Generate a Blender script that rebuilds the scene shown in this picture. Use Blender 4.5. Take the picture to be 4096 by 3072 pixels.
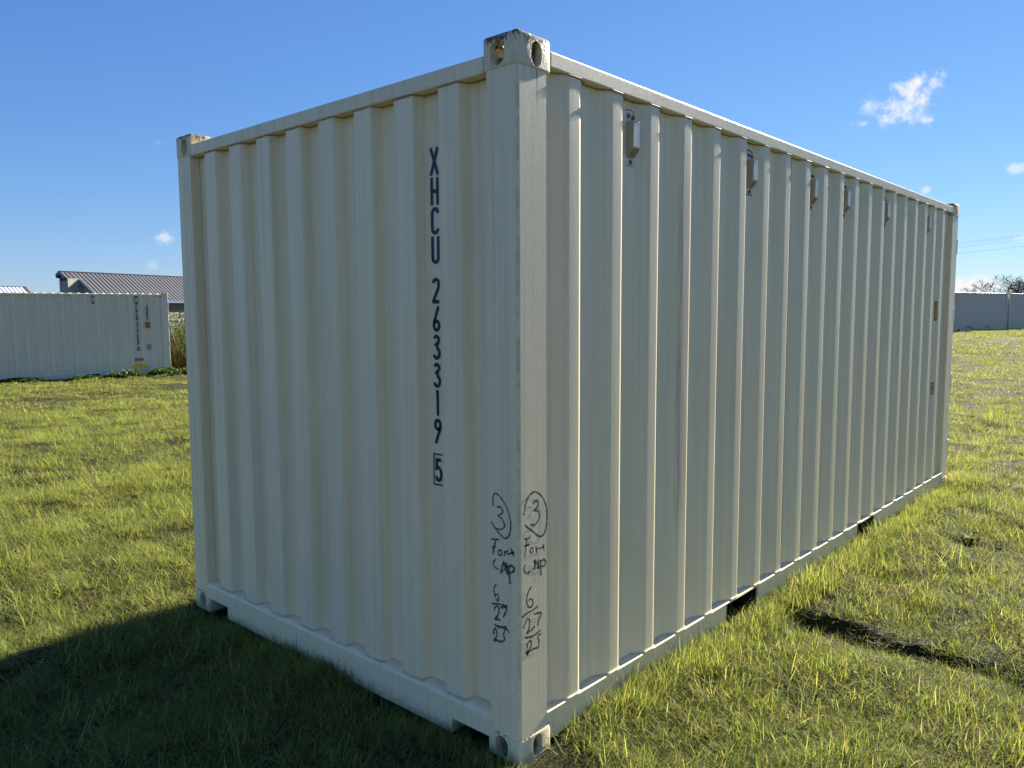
import bpy, bmesh, math, random
import numpy as np
from mathutils import Vector, Matrix, noise as mnoise

R = math.radians
for o in list(bpy.data.objects):
    bpy.data.objects.remove(o, do_unlink=True)
scene = bpy.context.scene
COL = scene.collection
rnd = random.Random(7)

# ---------------------------------------------------------------- camera
CAM = Vector((1.7692586, -2.0213898, 1.6584174))
RIGHT = Vector((0.7469930, 0.6648141, -0.0048618))
DOWN = Vector((0.0581752, -0.0726476, -0.9956596))
FWD = Vector((-0.6622817, 0.7434679, -0.0929429))
cd = bpy.data.cameras.new('camera')
cam = bpy.data.objects.new('camera', cd)
COL.objects.link(cam)
cam.matrix_world = Matrix(((RIGHT.x, -DOWN.x, -FWD.x, CAM.x), (RIGHT.y, -DOWN.y, -FWD.y, CAM.y),
                           (RIGHT.z, -DOWN.z, -FWD.z, CAM.z), (0, 0, 0, 1)))
cd.sensor_fit = 'HORIZONTAL'
cd.sensor_width = 36.0
cd.lens = 36.0 * 3139.07 / 4096.0
cd.clip_start = 0.05
cd.clip_end = 6000.0
scene.camera = cam

# ---------------------------------------------------------------- sun, sky, exposure
SUN_EL, SUN_AZ = 27.0, 1.3            # azimuth measured from +Y towards +X
SUN_STRENGTH, SKY_STRENGTH, EXPOSURE = 5.0, 0.10, 1.80
SKY_TONE = [(.92, .70), (.80, .81), (.54, 1.02)]   # (power, gain) for red, green, blue
sd = bpy.data.lights.new('sun', 'SUN')
sd.energy = SUN_STRENGTH
sd.angle = R(0.53)
sd.color = (1.0, 0.95, 0.85)
sun = bpy.data.objects.new('sun', sd)
COL.objects.link(sun)
to_sun = Vector((math.sin(R(SUN_AZ)) * math.cos(R(SUN_EL)), math.cos(R(SUN_AZ)) * math.cos(R(SUN_EL)), math.sin(R(SUN_EL))))
sun.rotation_euler = to_sun.to_track_quat('Z', 'Y').to_euler()
sun.location = to_sun * 60

world = bpy.data.worlds.new('World')
scene.world = world
world.use_nodes = True
wt = world.node_tree
wt.nodes.clear()


class NT:
    """small helper around a node tree"""
    def __init__(self, tree):
        self.t = tree

    def n(self, typ, **kw):
        nd = self.t.nodes.new(typ)
        for k, v in kw.items():
            if k.startswith('i_'):
                key = k[2:]
                key = int(key) if key.isdigit() else key.replace('_', ' ')
                self.put(nd.inputs[key], v)
            else:
                setattr(nd, k, v)
        return nd

    def put(self, sock, v):
        if isinstance(v, bpy.types.NodeSocket):
            self.t.links.new(v, sock)
        elif isinstance(v, bpy.types.Node):
            self.t.links.new(v.outputs[0], sock)
        else:
            sock.default_value = v

    def math(self, op, a, b=0.0, c=None, clamp=False):
        nd = self.t.nodes.new('ShaderNodeMath')
        nd.operation = op
        nd.use_clamp = clamp
        self.put(nd.inputs[0], a)
        self.put(nd.inputs[1], b)
        if c is not None:
            self.put(nd.inputs[2], c)
        return nd.outputs[0]

    def vmath(self, op, a, b=None):
        nd = self.t.nodes.new('ShaderNodeVectorMath')
        nd.operation = op
        self.put(nd.inputs[0], a)
        if b is not None:
            self.put(nd.inputs[1], b)
        return nd.outputs['Value'] if op in ('DOT_PRODUCT', 'LENGTH', 'DISTANCE') else nd.outputs[0]

    def noise(self, vec, scale, detail=4.0, rough=0.55, dist=0.0, col=False):
        nd = self.t.nodes.new('ShaderNodeTexNoise')
        self.put(nd.inputs['Vector'], vec)
        nd.inputs['Scale'].default_value = scale
        nd.inputs['Detail'].default_value = detail
        nd.inputs['Roughness'].default_value = rough
        nd.inputs['Distortion'].default_value = dist
        return nd.outputs['Color'] if col else nd.outputs['Fac']

    def ramp(self, fac, lo, hi, a=0.0, b=1.0, smooth=True):
        nd = self.t.nodes.new('ShaderNodeMapRange')
        nd.interpolation_type = 'SMOOTHSTEP' if smooth else 'LINEAR'
        nd.clamp = True
        self.put(nd.inputs['Value'], fac)
        self.put(nd.inputs['From Min'], lo)
        self.put(nd.inputs['From Max'], hi)
        self.put(nd.inputs['To Min'], a)
        self.put(nd.inputs['To Max'], b)
        return nd.outputs['Result']

    def mix(self, fac, a, b, mode='MIX'):
        nd = self.t.nodes.new('ShaderNodeMix')
        nd.data_type = 'RGBA'
        nd.blend_type = mode
        self.put(nd.inputs[0], fac)
        self.put(nd.inputs[6], a if not isinstance(a, tuple) else (*a[:3], 1.0))
        self.put(nd.inputs[7], b if not isinstance(b, tuple) else (*b[:3], 1.0))
        return nd.outputs[2]

    def scale(self, vec, s):
        nd = self.t.nodes.new('ShaderNodeMapping')
        self.put(nd.inputs['Vector'], vec)
        nd.inputs['Scale'].default_value = s
        return nd.outputs[0]


W = NT(wt)
sky = W.n('ShaderNodeTexSky')
sky.sky_type = 'NISHITA'
sky.sun_disc = False
sky.sun_elevation = R(SUN_EL)
sky.sun_rotation = R(SUN_AZ)
sky.altitude = 0.0
sky.air_density = 1.0
sky.dust_density = 0.0
sky.ozone_density = 4.5
tc = W.n('ShaderNodeTexCoord')
DIR = tc.outputs['Generated']
# small fair-weather clouds: (direction, half width, half height, threshold, strength, noise scale)
CLOUDS = [((-0.256, 0.9400, 0.2190), .060, .044, .02, 1.0),
          ((-0.252, 0.9390, 0.2420), .018, .026, .02, 1.0),
          ((-0.2975, 0.9286, 0.2216), .030, .024, -.02, .55),
          ((-0.3045, 0.9294, 0.2060), .024, .010, .0, .55),
          ((-0.1605, 0.9762, 0.1450), .018, .012, .0, .55),
          ((-0.1583, 0.9847, 0.0732), .022, .016, -.04, .55),
          ((-0.2439, 0.961, 0.1301), .010, .009, .0, .55),
          ((-0.1990, 0.9799, 0.0200), .034, .020, .14, 1.0),
          ((-0.9041, 0.4187, 0.0858), .022, .014, .05, .55),
          ((-0.9126, 0.4052, 0.0537), .014, .012, .0, .22),
          ((-0.8918, 0.4108, 0.1894), .022, .012, .0, .22),
          ((0.75, 0.62, 0.20), .07, .035, .02, 1.0),
          ((0.45, -0.85, 0.25), .06, .035, .02, 1.0),
          ((-0.80, -0.55, 0.22), .07, .035, .02, 1.0)]
nz = W.noise(DIR, 30., 5., .64)
dens = None
for lvl in (1.0, .55, .22):            # dense, thin and barely visible clouds share one threshold each
    best = None
    for d, ra, rb, off, st in CLOUDS:
        if st != lvl:
            continue
        d = Vector(d).normalized()
        q = W.vmath('MULTIPLY', W.vmath('SUBTRACT', DIR, tuple(d)), (1 / ra, 1 / ra, 1 / rb))
        v = W.math('MULTIPLY_ADD', W.vmath('LENGTH', q), -.42, .19 + off)
        best = v if best is None else W.math('MAXIMUM', best, v)
    v = W.math('MULTIPLY', W.ramp(W.math('ADD', best, nz), .46, .70), lvl)
    dens = v if dens is None else W.math('MAXIMUM', dens, v)
# even-handed tone response of the sky: softens the glare low down and deepens the blue, the same in every direction
sep = W.n('ShaderNodeSeparateColor')
W.put(sep.inputs[0], sky.outputs[0])
EXPF = 2.0 ** EXPOSURE
com = W.n('ShaderNodeCombineColor')
for i, (pw, kk) in enumerate(SKY_TONE):
    W.put(com.inputs[i], W.math('MULTIPLY', W.math('POWER', W.math('MULTIPLY', sep.outputs[i], .115), pw), kk / (SKY_STRENGTH * EXPF)))
skycol = com.outputs[0]
cw = .97 / (SKY_STRENGTH * EXPF)
cl = W.mix(dens, skycol, (cw, cw, cw))
bg0 = W.n('ShaderNodeBackground')
W.put(bg0.inputs['Color'], skycol)
bg0.inputs['Strength'].default_value = SKY_STRENGTH
bg = W.n('ShaderNodeBackground')
W.put(bg.inputs['Color'], cl)
bg.inputs['Strength'].default_value = SKY_STRENGTH
# clouds only lie in a low band of the sky, so the cloud part is worked out there alone
sz = W.n('ShaderNodeSeparateXYZ')
W.put(sz.inputs[0], DIR)
gate = W.math('LESS_THAN', W.math('ABSOLUTE', W.math('SUBTRACT', sz.outputs[2], .14)), .17)
ms = W.n('ShaderNodeMixShader')
W.put(ms.inputs[0], gate)
wt.links.new(bg0.outputs[0], ms.inputs[1])
wt.links.new(bg.outputs[0], ms.inputs[2])
wo = W.n('ShaderNodeOutputWorld')
wt.links.new(ms.outputs[0], wo.inputs['Surface'])

vs = scene.view_settings
scene.display_settings.display_device = 'sRGB'
vs.view_transform = 'Standard'
vs.look = 'None'
vs.gamma = 1.0
vs.use_curve_mapping = False
vs.exposure = EXPOSURE
scene.render.engine = 'CYCLES'
world.cycles.sampling_method = 'MANUAL'
world.cycles.sample_map_resolution = 256
scene.cycles.use_denoising = True
scene.cycles.use_adaptive_sampling = True
scene.cycles.adaptive_threshold = 0.02
scene.cycles.max_bounces = 5
scene.cycles.diffuse_bounces = 3
scene.cycles.glossy_bounces = 3
scene.cycles.transmission_bounces = 4
scene.cycles.caustics_reflective = False
scene.cycles.caustics_refractive = False


# ---------------------------------------------------------------- materials
def material(name):
    m = bpy.data.materials.new(name)
    m.use_nodes = True
    nt = NT(m.node_tree)
    b = m.node_tree.nodes['Principled BSDF']
    return m, nt, b


def simple(name, col, rough=.6, metal=0.0, var=.12, nscale=12.):
    m, nt, b = material(name)
    co = nt.n('ShaderNodeTexCoord').outputs['Object']
    f = nt.ramp(nt.noise(co, nscale, 4.), .3, .7, 0., 1.)
    lo = tuple(c * (1 - var) for c in col)
    hi = tuple(min(1, c * (1 + var)) for c in col)
    nt.put(b.inputs['Base Color'], nt.mix(f, lo, hi))
    b.inputs['Roughness'].default_value = rough
    b.inputs['Metallic'].default_value = metal
    return m


def paint(name, base, streak=.5, peel=.02, peel_scale=220., rust=None, rough=.40, scuff=False, stretch=False, mud=False, specks=False):
    """weathered container enamel: base tone, faint run-off streaks, specks, orange peel; rust=(z level, reach, amount)"""
    m, nt, b = material(name)
    co = nt.n('ShaderNodeTexCoord').outputs['Object']
    st = nt.noise(nt.scale(co, (46., 46., .55)), 1.0, 3., .62)
    st2 = nt.noise(nt.scale(co, (130., 130., 1.3)), 1.0, 2., .6)
    c = nt.mix(nt.ramp(st, .25, .75), tuple(min(1, x * 1.04) for x in base), tuple(x * .95 for x in base))
    dirt = (base[0] * .66, base[1] * .66, base[2] * .62)
    c = nt.mix(nt.math('MULTIPLY', nt.ramp(st, .52, .78), .50 * streak), c, dirt)
    c = nt.mix(nt.math('MULTIPLY', nt.ramp(st2, .60, .78), .42 * streak), c, dirt)
    if specks:
        sp = nt.noise(co, 17., 2., .7)
        c = nt.mix(nt.ramp(sp, .80, .83, 0., .45), c, (.16, .12, .08))
        blot = nt.noise(nt.scale(co, (2.2, 2.2, 1.1)), 1., 2., .6)
        c = nt.mix(nt.ramp(blot, .52, .72, 0., .16), c, dirt)
    if mud:
        sz_ = nt.n('ShaderNodeSeparateXYZ')
        nt.put(sz_.inputs[0], co)
        mn = nt.noise(co, 22., 4., .7)
        c = nt.mix(nt.ramp(nt.math('ADD', nt.math('MULTIPLY', mn, .14), nt.math('MULTIPLY', sz_.outputs[2], -1.0)), -.010, .060, 0., .4), c, (.24, .19, .12))
    rr = nt.ramp(st, .3, .8, rough - .06, rough + .14)
    if scuff:
        sx = nt.n('ShaderNodeSeparateXYZ')
        nt.put(sx.inputs[0], co)
        y, z = sx.outputs[1], sx.outputs[2]
        my = nt.math('MULTIPLY', nt.ramp(y, 1.080, 1.100), nt.ramp(y, 1.178, 1.158))
        mz = nt.math('MULTIPLY', nt.ramp(z, .55, .9), nt.ramp(z, 2.42, 1.9))
        lines = nt.math('SINE', nt.math('MULTIPLY', z, 430.))
        blot = nt.noise(nt.scale(co, (70., 70., 3.)), 1., 4., .65)
        mk = nt.math('MULTIPLY', nt.math('MULTIPLY', my, mz), nt.ramp(nt.math('ADD', nt.math('MULTIPLY', lines, .012), blot), .32, .58))
        c = nt.mix(nt.math('MULTIPLY', mk, .45), c, (.36, .22, .18))
    if stretch:
        sx = nt.n('ShaderNodeSeparateXYZ')
        nt.put(sx.inputs[0], co)
        x, y, z = sx.outputs[0], sx.outputs[1], sx.outputs[2]
        wob = nt.noise(nt.scale(co, (8., 8., 9.)), 1., 4., .6)
        # grime caught along the welded corner edge, and a rust run under the top casting
        e1 = nt.math('MULTIPLY', nt.ramp(x, -.015, -.011), nt.ramp(y, .012, .008))
        e1 = nt.math('MULTIPLY', e1, nt.ramp(wob, .40, .60))
        c = nt.mix(nt.math('MULTIPLY', e1, .38), c, (.34, .24, .12))
        e2 = nt.math('MULTIPLY', nt.ramp(nt.math('ABSOLUTE', nt.math('ADD', nt.math('SUBTRACT', y, .103), nt.math('MULTIPLY', nt.math('SUBTRACT', wob, .5), .012))), .006, .001), nt.ramp(z, 2.30, 2.44))
        c = nt.mix(nt.math('MULTIPLY', e2, .75), c, (.17, .085, .04))
        e3 = nt.math('MULTIPLY', nt.ramp(x, -.003, -.0028), nt.math('MULTIPLY', nt.ramp(z, .40, .5), nt.ramp(z, .78, .68)))
        e3 = nt.math('MULTIPLY', e3, nt.ramp(nt.noise(nt.scale(co, (40., 40., 18.)), 1., 4., .6), .50, .62))
        c = nt.mix(nt.math('MULTIPLY', e3, .35), c, (.12, .12, .11))
    if rust:
        zl, reach, amt = rust
        sx = nt.n('ShaderNodeSeparateXYZ')
        nt.put(sx.inputs[0], co)
        z = sx.outputs[2]
        up = nt.ramp(z, zl - reach, zl, 0., 1., smooth=False)
        rn = nt.noise(co, 48., 6., .68, .6)
        rs = nt.noise(nt.scale(co, (70., 70., 12.)), 1., 5., .65)
        k = nt.math('ADD', nt.math('MULTIPLY', up, .26), nt.math('ADD', nt.math('MULTIPLY', rn, .5), nt.math('MULTIPLY', rs, .5)))
        mk = nt.ramp(k, .715 - amt, .80 - amt)
        rc = nt.mix(nt.noise(co, 120., 4.), (.030, .016, .010), (.13, .055, .028))
        c = nt.mix(nt.math('MULTIPLY', mk, .9), c, rc)
        rr = nt.mix(mk, rr, (.85, .85, .85))
        wn = nt.ramp(nt.noise(co, 30., 4., .6), .52, .68, 0., .22)
        c = nt.mix(wn, c, (.30, .25, .18))
    nt.put(b.inputs['Base Color'], c)
    nt.put(b.inputs['Roughness'], rr)
    b.inputs['Specular IOR Level'].default_value = .32
    pc = nt.scale(co, (1., 1., .35)) if stretch else co
    hh = nt.noise(pc, peel_scale, 1., .6, .4 if stretch else 0.)
    bp = nt.n('ShaderNodeBump')
    bp.inputs['Strength'].default_value = 1.0
    bp.inputs['Distance'].default_value = peel * .05
    nt.put(bp.inputs['Height'], hh)
    nt.put(b.inputs['Normal'], bp.outputs[0])
    return m


BASE = (.93, .755, .475)
M_WALL = paint('container_paint_wall', BASE, .22, .010, 260., scuff=True, specks=True)
M_END = paint('container_paint_end', BASE, .38, .008, 260., specks=True)
M_POST = paint('container_paint_post', (.90, .73, .465), .5, .007, 300., stretch=True)
M_RAIL = paint('container_paint_rail', (.89, .72, .46), .5, .010, 320.)
M_CAST = paint('container_paint_casting', (.80, .66, .41), .9, .03, 150., rust=(2.592, .07, .066), rough=.55)
M_CAST_LOW = paint('container_paint_low_casting', (.82, .68, .43), .8, .025, 150., rust=(.118, .03, .03), rough=.55, mud=True)
M_SILL = paint('container_paint_sill', (.89, .73, .45), .5, .012, 200., mud=True)
M_BEAD = simple('weld_sealant', (.66, .55, .36), .7, var=.2, nscale=60.)
M_TOPBEAD = simple('dirty_sealant', (.36, .30, .22), .8, var=.3, nscale=90.)
M_JOINT = simple('dirty_joint', (.09, .075, .06), .9, var=.4, nscale=80.)
M_BROWN = simple('rusty_sealant', (.22, .165, .11), .85, var=.5, nscale=160.)
M_UNDER = simple('dark_underside', (.018, .017, .016), .9)  # near-black; on the fork pocket walls it paints in their deep shade
M_NAVY = simple('letter_navy', (.012, .020, .075), .5, var=.15)
M_BLACK = simple('letter_black', (.012, .011, .012), .5, var=.2)
M_VENT = simple('vent_plastic', (.55, .43, .27), .45, var=.06)
M_VENTFACE = simple('vent_plastic_face', (.60, .56, .50), .4, var=.05)
M_PAINT2 = paint('container_paint_pale', (.76, .66, .47), .5, .012, 200.)
M_PAINT3 = paint('container_paint_grey', (.62, .555, .43), .5, .012, 200.)
M_ORANGE = simple('label_orange', (.70, .27, .02), .5, var=.1, nscale=40)
M_YELLOW = simple('label_yellow', (.95, .50, .02), .5, var=.08, nscale=20)
M_WHITE = simple('label_white', (.78, .68, .50), .5, var=.05)


def marker_mat():
    m, nt, b = material('marker_ink')
    co = nt.n('ShaderNodeTexCoord').outputs['Object']
    f = nt.noise(co, 420., 3., .7)
    nt.put(b.inputs['Base Color'], nt.mix(nt.ramp(f, .46, .64), (.018, .018, .020), (.34, .335, .29)))
    b.inputs['Roughness'].default_value = .75
    return m


M_MARK = marker_mat()


def grille_mat():
    m, nt, b = material('vent_grille')
    co = nt.n('ShaderNodeTexCoord').outputs['Object']
    sx = nt.n('ShaderNodeSeparateXYZ')
    nt.put(sx.inputs[0], co)
    fy = nt.math('FRACT', nt.math('MULTIPLY', sx.outputs[1], 150.))
    fz = nt.math('FRACT', nt.math('MULTIPLY', sx.outputs[2], 170.))
    k = nt.math('MULTIPLY', nt.math('GREATER_THAN', fy, .42), nt.math('GREATER_THAN', fz, .38))
    nt.put(b.inputs['Base Color'], nt.mix(k, (.50, .40, .22), (.02, .018, .015)))
    b.inputs['Roughness'].default_value = .6
    return m


M_GRILLE = grille_mat()


# ---------------------------------------------------------------- mesh helpers
class MB:
    def __init__(self):
        self.v, self.f = [], []

    def add(self, vs, fs):
        k = len(self.v)
        self.v += [tuple(p) for p in vs]
        self.f += [tuple(i + k for i in f) for f in fs]
        return self

    def box(self, x0, x1, y0, y1, z0, z1):
        return self.add([(x0, y0, z0), (x1, y0, z0), (x1, y1, z0), (x0, y1, z0), (x0, y0, z1), (x1, y0, z1), (x1, y1, z1), (x0, y1, z1)],
                        [(0, 3, 2, 1), (4, 5, 6, 7), (0, 1, 5, 4), (1, 2, 6, 5), (2, 3, 7, 6), (3, 0, 4, 7)])

    def prism(self, poly, axis, a, b):
        """closed polygon (2D) extruded along axis 0/1/2 from a to b"""
        n = len(poly)

        def P(p, t):
            return {0: (t, p[0], p[1]), 1: (p[0], t, p[1]), 2: (p[0], p[1], t)}[axis]
        vs_ = [P(p, a) for p in poly] + [P(p, b) for p in poly]
        fs = [tuple(range(n - 1, -1, -1)), tuple(range(n, 2 * n))]
        fs += [(i, (i + 1) % n, n + (i + 1) % n, n + i) for i in range(n)]
        return self.add(vs_, fs)

    def tube(self, pts, r, n=6, cap=True):
        pts = [Vector(p) for p in pts]
        rs = r if isinstance(r, (list, tuple)) else [r] * len(pts)
        k = len(self.v)
        up = Vector((0, 0, 1))
        for i, p in enumerate(pts):
            t = (pts[min(i + 1, len(pts) - 1)] - pts[max(i - 1, 0)])
            t = t.normalized() if t.length > 1e-9 else Vector((0, 0, 1))
            a = t.cross(up if abs(t.z) < .9 else Vector((1, 0, 0))).normalized()
            b = t.cross(a)
            for j in range(n):
                w = 2 * math.pi * j / n
                self.v.append(tuple(p + (a * math.cos(w) + b * math.sin(w)) * rs[i]))
        for i in range(len(pts) - 1):
            for j in range(n):
                self.f.append((k + i * n + j, k + i * n + (j + 1) % n, k + (i + 1) * n + (j + 1) % n, k + (i + 1) * n + j))
        if cap:
            self.f.append(tuple(k + j for j in range(n - 1, -1, -1)))
            self.f.append(tuple(k + (len(pts) - 1) * n + j for j in range(n)))
        return self

    def mesh(self, name, mat, smooth=None):
        me = bpy.data.meshes.new(name)
        me.from_pydata(self.v, [], self.f)
        if mat:
            me.materials.append(mat)
        bm = bmesh.new()
        bm.from_mesh(me)
        bmesh.ops.recalc_face_normals(bm, faces=bm.faces)
        bm.to_mesh(me)
        bm.free()
        if smooth is not None:
            me.polygons.foreach_set('use_smooth', [True] * len(me.polygons))
            me.set_sharp_from_angle(angle=R(smooth))
        me.update()
        return me

    def obj(self, name, mat, parent=None, smooth=None, bevel=0.0, crisp=False):
        o = bpy.data.objects.new(name, self.mesh(name, mat, smooth))
        COL.objects.link(o)
        o.parent = parent
        if crisp:                      # keeps broad faces flat-shaded between rounded bends
            wn = o.modifiers.new('normals', 'WEIGHTED_NORMAL')
            wn.keep_sharp = True
            wn.weight = 100
        if bevel:
            bv = o.modifiers.new('bevel', 'BEVEL')
            bv.width = bevel
            bv.segments = 2
            bv.limit_method = 'ANGLE'
            bv.angle_limit = R(40)
        return o


def link_mesh(name, me, parent=None, loc=None):
    o = bpy.data.objects.new(name, me)
    COL.objects.link(o)
    o.parent = parent
    if loc is not None:
        o.location = loc
    return o


def thing(name, label, cat, loc=(0, 0, 0), rz=0.0, group=None):
    o = bpy.data.objects.new(name, None)
    o.empty_display_size = .2
    COL.objects.link(o)
    o.location = loc
    o.rotation_euler = (0, 0, rz)
    tag(o, label, cat, group)
    return o


def tag(o, label=None, cat=None, group=None, kind=None):
    for k, v in (('label', label), ('category', cat), ('group', group), ('kind', kind)):
        if v:
            o[k] = v
    return o


def fillet(pts, r, seg=3):
    out = [pts[0]]
    for i in range(1, len(pts) - 1):
        p0, p, p1 = (Vector(pts[i - 1]), Vector(pts[i]), Vector(pts[i + 1]))
        a, b = (p0 - p), (p1 - p)
        rr = min(r, a.length * .45, b.length * .45)
        A, Bq = p + a.normalized() * rr, p + b.normalized() * rr
        for s in range(seg + 1):
            t = s / seg
            q = A * (1 - t) ** 2 + p * 2 * t * (1 - t) + Bq * t * t
            out.append((q.x, q.y))
    out.append(pts[-1])
    return out


def corrugated(profile, axis, outer, z0, z1, thick=.002, nz=1, wave=0.):
    """profile = [(t, depth)], depth measured inward from the plane `outer`; axis 'side' faces +x, 'end' faces -y"""
    mb = MB()
    n = len(profile)

    def P(t, d, z):
        return (outer - d, t, z) if axis == 'side' else (t, outer + d, z)
    zs = [z0 + (z1 - z0) * i / nz for i in range(nz + 1)]
    vs_, fs = [], []
    for z in zs:
        vs_ += [P(t, d + wave * mnoise.noise(Vector((t * 4.1, z * 2.3, outer * 50))), z) for t, d in profile]
    for k in range(nz):
        for i in range(n - 1):
            a = k * n + i
            fs.append((a, a + 1, a + n + 1, a + n))
    m = len(vs_)
    for z in (z0, z1):
        vs_ += [P(t, d + thick, z) for t, d in profile]
    for i in range(n - 1):
        fs.append((m + i, m + n + i, m + n + i + 1, m + i + 1))
        fs.append((i, m + i, m + i + 1, i + 1))
        fs.append((nz * n + i, nz * n + i + 1, m + n + i + 1, m + n + i))
    return mb.add(vs_, fs)


# stroke alphabet for stencilled lettering: polylines in a box 0.42 wide, 1 high
def _arc(cx, cy, rx, ry, a0, a1, n=9):
    return [(cx + rx * math.cos(R(a0 + (a1 - a0) * i / n)), cy + ry * math.sin(R(a0 + (a1 - a0) * i / n))) for i in range(n + 1)]


GL = {
    'X': [[(.02, 1), (.40, 0)], [(.40, 1), (.02, 0)]],
    'H': [[(.06, 1), (.06, 0)], [(.37, 1), (.37, 0)], [(.06, .5), (.37, .5)]],
    'C': [_arc(.215, .78, .155, .155, 0, 180) + _arc(.215, .22, .155, .155, 180, 360)],
    'U': [[(.06, 1), (.06, .2)] + _arc(.215, .21, .155, .155, 180, 360) + [(.37, 1)]],
    '2': [_arc(.215, .78, .155, .155, 175, 0) + [(.36, .62), (.07, .12), (.07, .065), (.39, .065)]],
    '6': [[(.34, 1.0), (.20, .66), (.09, .40)] + _arc(.215, .245, .15, .18, 150, 510, 16)],
    '3': [_arc(.20, .79, .14, .145, 160, -80) + [(.17, .60), (.25, .545)] + _arc(.205, .265, .16, .20, 75, -165)],
    '1': [[(.13, .95), (.225, .95), (.225, 0)]],
    '9': [[(.09, 0.0), (.23, .34), (.34, .60)] + _arc(.215, .755, .15, .18, -30, 330, 16)],
    '5': [[(.36, .935), (.10, .935), (.085, .56), (.20, .62)] + _arc(.205, .33, .16, .265, 70, -160)],
    'F': [[(.39, .935), (.07, .935), (.07, 0)], [(.07, .52), (.33, .52)]],
    'L': [[(.07, 1), (.07, .065), (.39, .065)]],
    'G': [_arc(.215, .78, .155, .155, 0, 180) + _arc(.215, .22, .155, .155, 180, 360) + [(.37, .46), (.24, .46)]],
    'I': [[(.21, 1), (.21, 0)]],
    '7': [[(.03, .935), (.37, .935), (.17, 0)]],
    '0': [_arc(.215, .76, .155, .17, 0, 180) + _arc(.215, .24, .155, .17, 180, 360) + [(.37, .76)]],
}


def ribbon(pts, w):
    """flat ribbon outline around a polyline, returns list of (left, right) pairs"""
    P = [Vector(p) for p in pts]
    out = []
    for i in range(len(P)):
        a = (P[i] - P[i - 1]).normalized() if i else (P[1] - P[0]).normalized()
        b = (P[i + 1] - P[i]).normalized() if i < len(P) - 1 else a
        t = a + b
        t = t.normalized() if t.length > 1e-6 else a
        nrm = Vector((-t.y, t.x))
        c = max(.55, nrm.dot(Vector((-a.y, a.x))))
        ww = (w[i] if isinstance(w, list) else w) * .5 / c
        out.append((P[i] + nrm * ww, P[i] - nrm * ww))
    return out


def strokes_mb(strokes, place, thick=.0006):
    """strokes: [(width or widths, [(a, b)])]; place(a, b, h) -> 3D point at height h above the surface"""
    mb = MB()
    for k, (w, pts) in enumerate(strokes):
        rb = ribbon(pts, w)
        h = .0008 + .00025 * (k % 4)
        vs_, fs = [], []
        for l, r in rb:
            vs_ += [place(l.x, l.y, h), place(r.x, r.y, h)]
        for i in range(len(rb) - 1):
            fs.append((2 * i, 2 * i + 1, 2 * i + 3, 2 * i + 2))
        mb.add(vs_, fs)
    return mb


def letter(ch, ca, top, height, place, mat, parent, stroke=.135, width=1.0, name=None):
    st = []
    for pl in GL[ch]:
        st.append((stroke * height, [(ca + (a - .215) * height * width, top - (1 - b) * height) for a, b in pl]))
    return strokes_mb(st, place).obj(name or ('digit' if ch.isdigit() else 'letter'), mat, parent)


# ---------------------------------------------------------------- terrain
def sstep(a, b, x):
    t = np.clip((x - a) / (b - a), 0, 1)
    return t * t * (3 - 2 * t)


_rs = np.random.RandomState(3)
_WAV = [(_rs.uniform(-1, 1) * f, _rs.uniform(-1, 1) * f, _rs.uniform(0, 6.28), a)
        for f, a in [(1.1, .012)] * 5 + [(3.0, .007)] * 6 + [(7.5, .0060)] * 7 + [(15., .0040)] * 8 + [(32., .0022)] * 8]


def rut_line(x):
    return 2.06 + .035 * np.sin(2.3 * x + .4) + .015 * np.sin(6.1 * x) + .014 * np.sin(17. * x) + .009 * np.sin(41. * x + 1.) + .006 * np.sin(73. * x)


def rut(x, y):
    """two shallow wheel or fork ruts that run off to the right of the near container; returns depth >= 0"""
    d1 = y - rut_line(x)
    p1 = np.where(d1 > 0, np.exp(-(d1 / .045) ** 4), np.exp(-(d1 / .15) ** 2))
    a1 = sstep(.02, .22, x) * (.076 + .010 * np.sin(3.1 * x + .5) + .014 * np.sin(9 * x)) * (1 - sstep(3.2, 4.2, x))
    c2 = 4.24 + .05 * np.sin(1.7 * x)
    d2 = y - c2
    p2 = np.where(d2 > 0, np.exp(-(d2 / .05) ** 4), np.exp(-(d2 / .09) ** 2))
    a2 = sstep(.15, .5, x) * (.042 + .012 * np.sin(4.0 * x)) * (1 - sstep(2.6, 3.6, x))
    return p1 * np.maximum(a1, 0) + p2 * np.maximum(a2, 0)


def ground_z(x, y):
    x = np.asarray(x, float)
    y = np.asarray(y, float)
    z = -.30 * sstep(-4., -19., x) * (1 - sstep(20., 60., y))
    z = z - .5 * sstep(-28., -70., x)
    z = z + .16 * sstep(9., 48., y) * sstep(-30., -14., x)
    bump = np.zeros_like(z)
    for kx, ky, ph, a in _WAV:
        bump = bump + a * np.sin(kx * x + ky * y + ph)
    r = np.hypot(x - 1.0, y - 1.0)
    z = z + bump * (1 - .55 * sstep(20., 60., r))
    z = z + .052 * sstep(.6, 0., np.abs(x - .12)) * sstep(.15, 1.2, y) * (y < 6.4)
    z = z - rut(x, y)
    inside = (x < -.03) & (x > -2.41) & (y > .03) & (y < 6.03)
    z = np.where(inside, np.minimum(z, -.01), z)
    return z - .008


def axis_coords(lo, hi, a, b, fine, grow=1.09):
    mid = list(np.arange(a, b, fine))
    out, s, p = [], fine, b
    while p < hi:
        out.append(p)
        s *= grow
        p += s
    out.append(hi)
    left, s, p = [], fine, a - fine
    while p > lo:
        left.append(p)
        s *= grow
        p -= s
    left.append(lo)
    return np.array(left[::-1] + mid + out)


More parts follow.
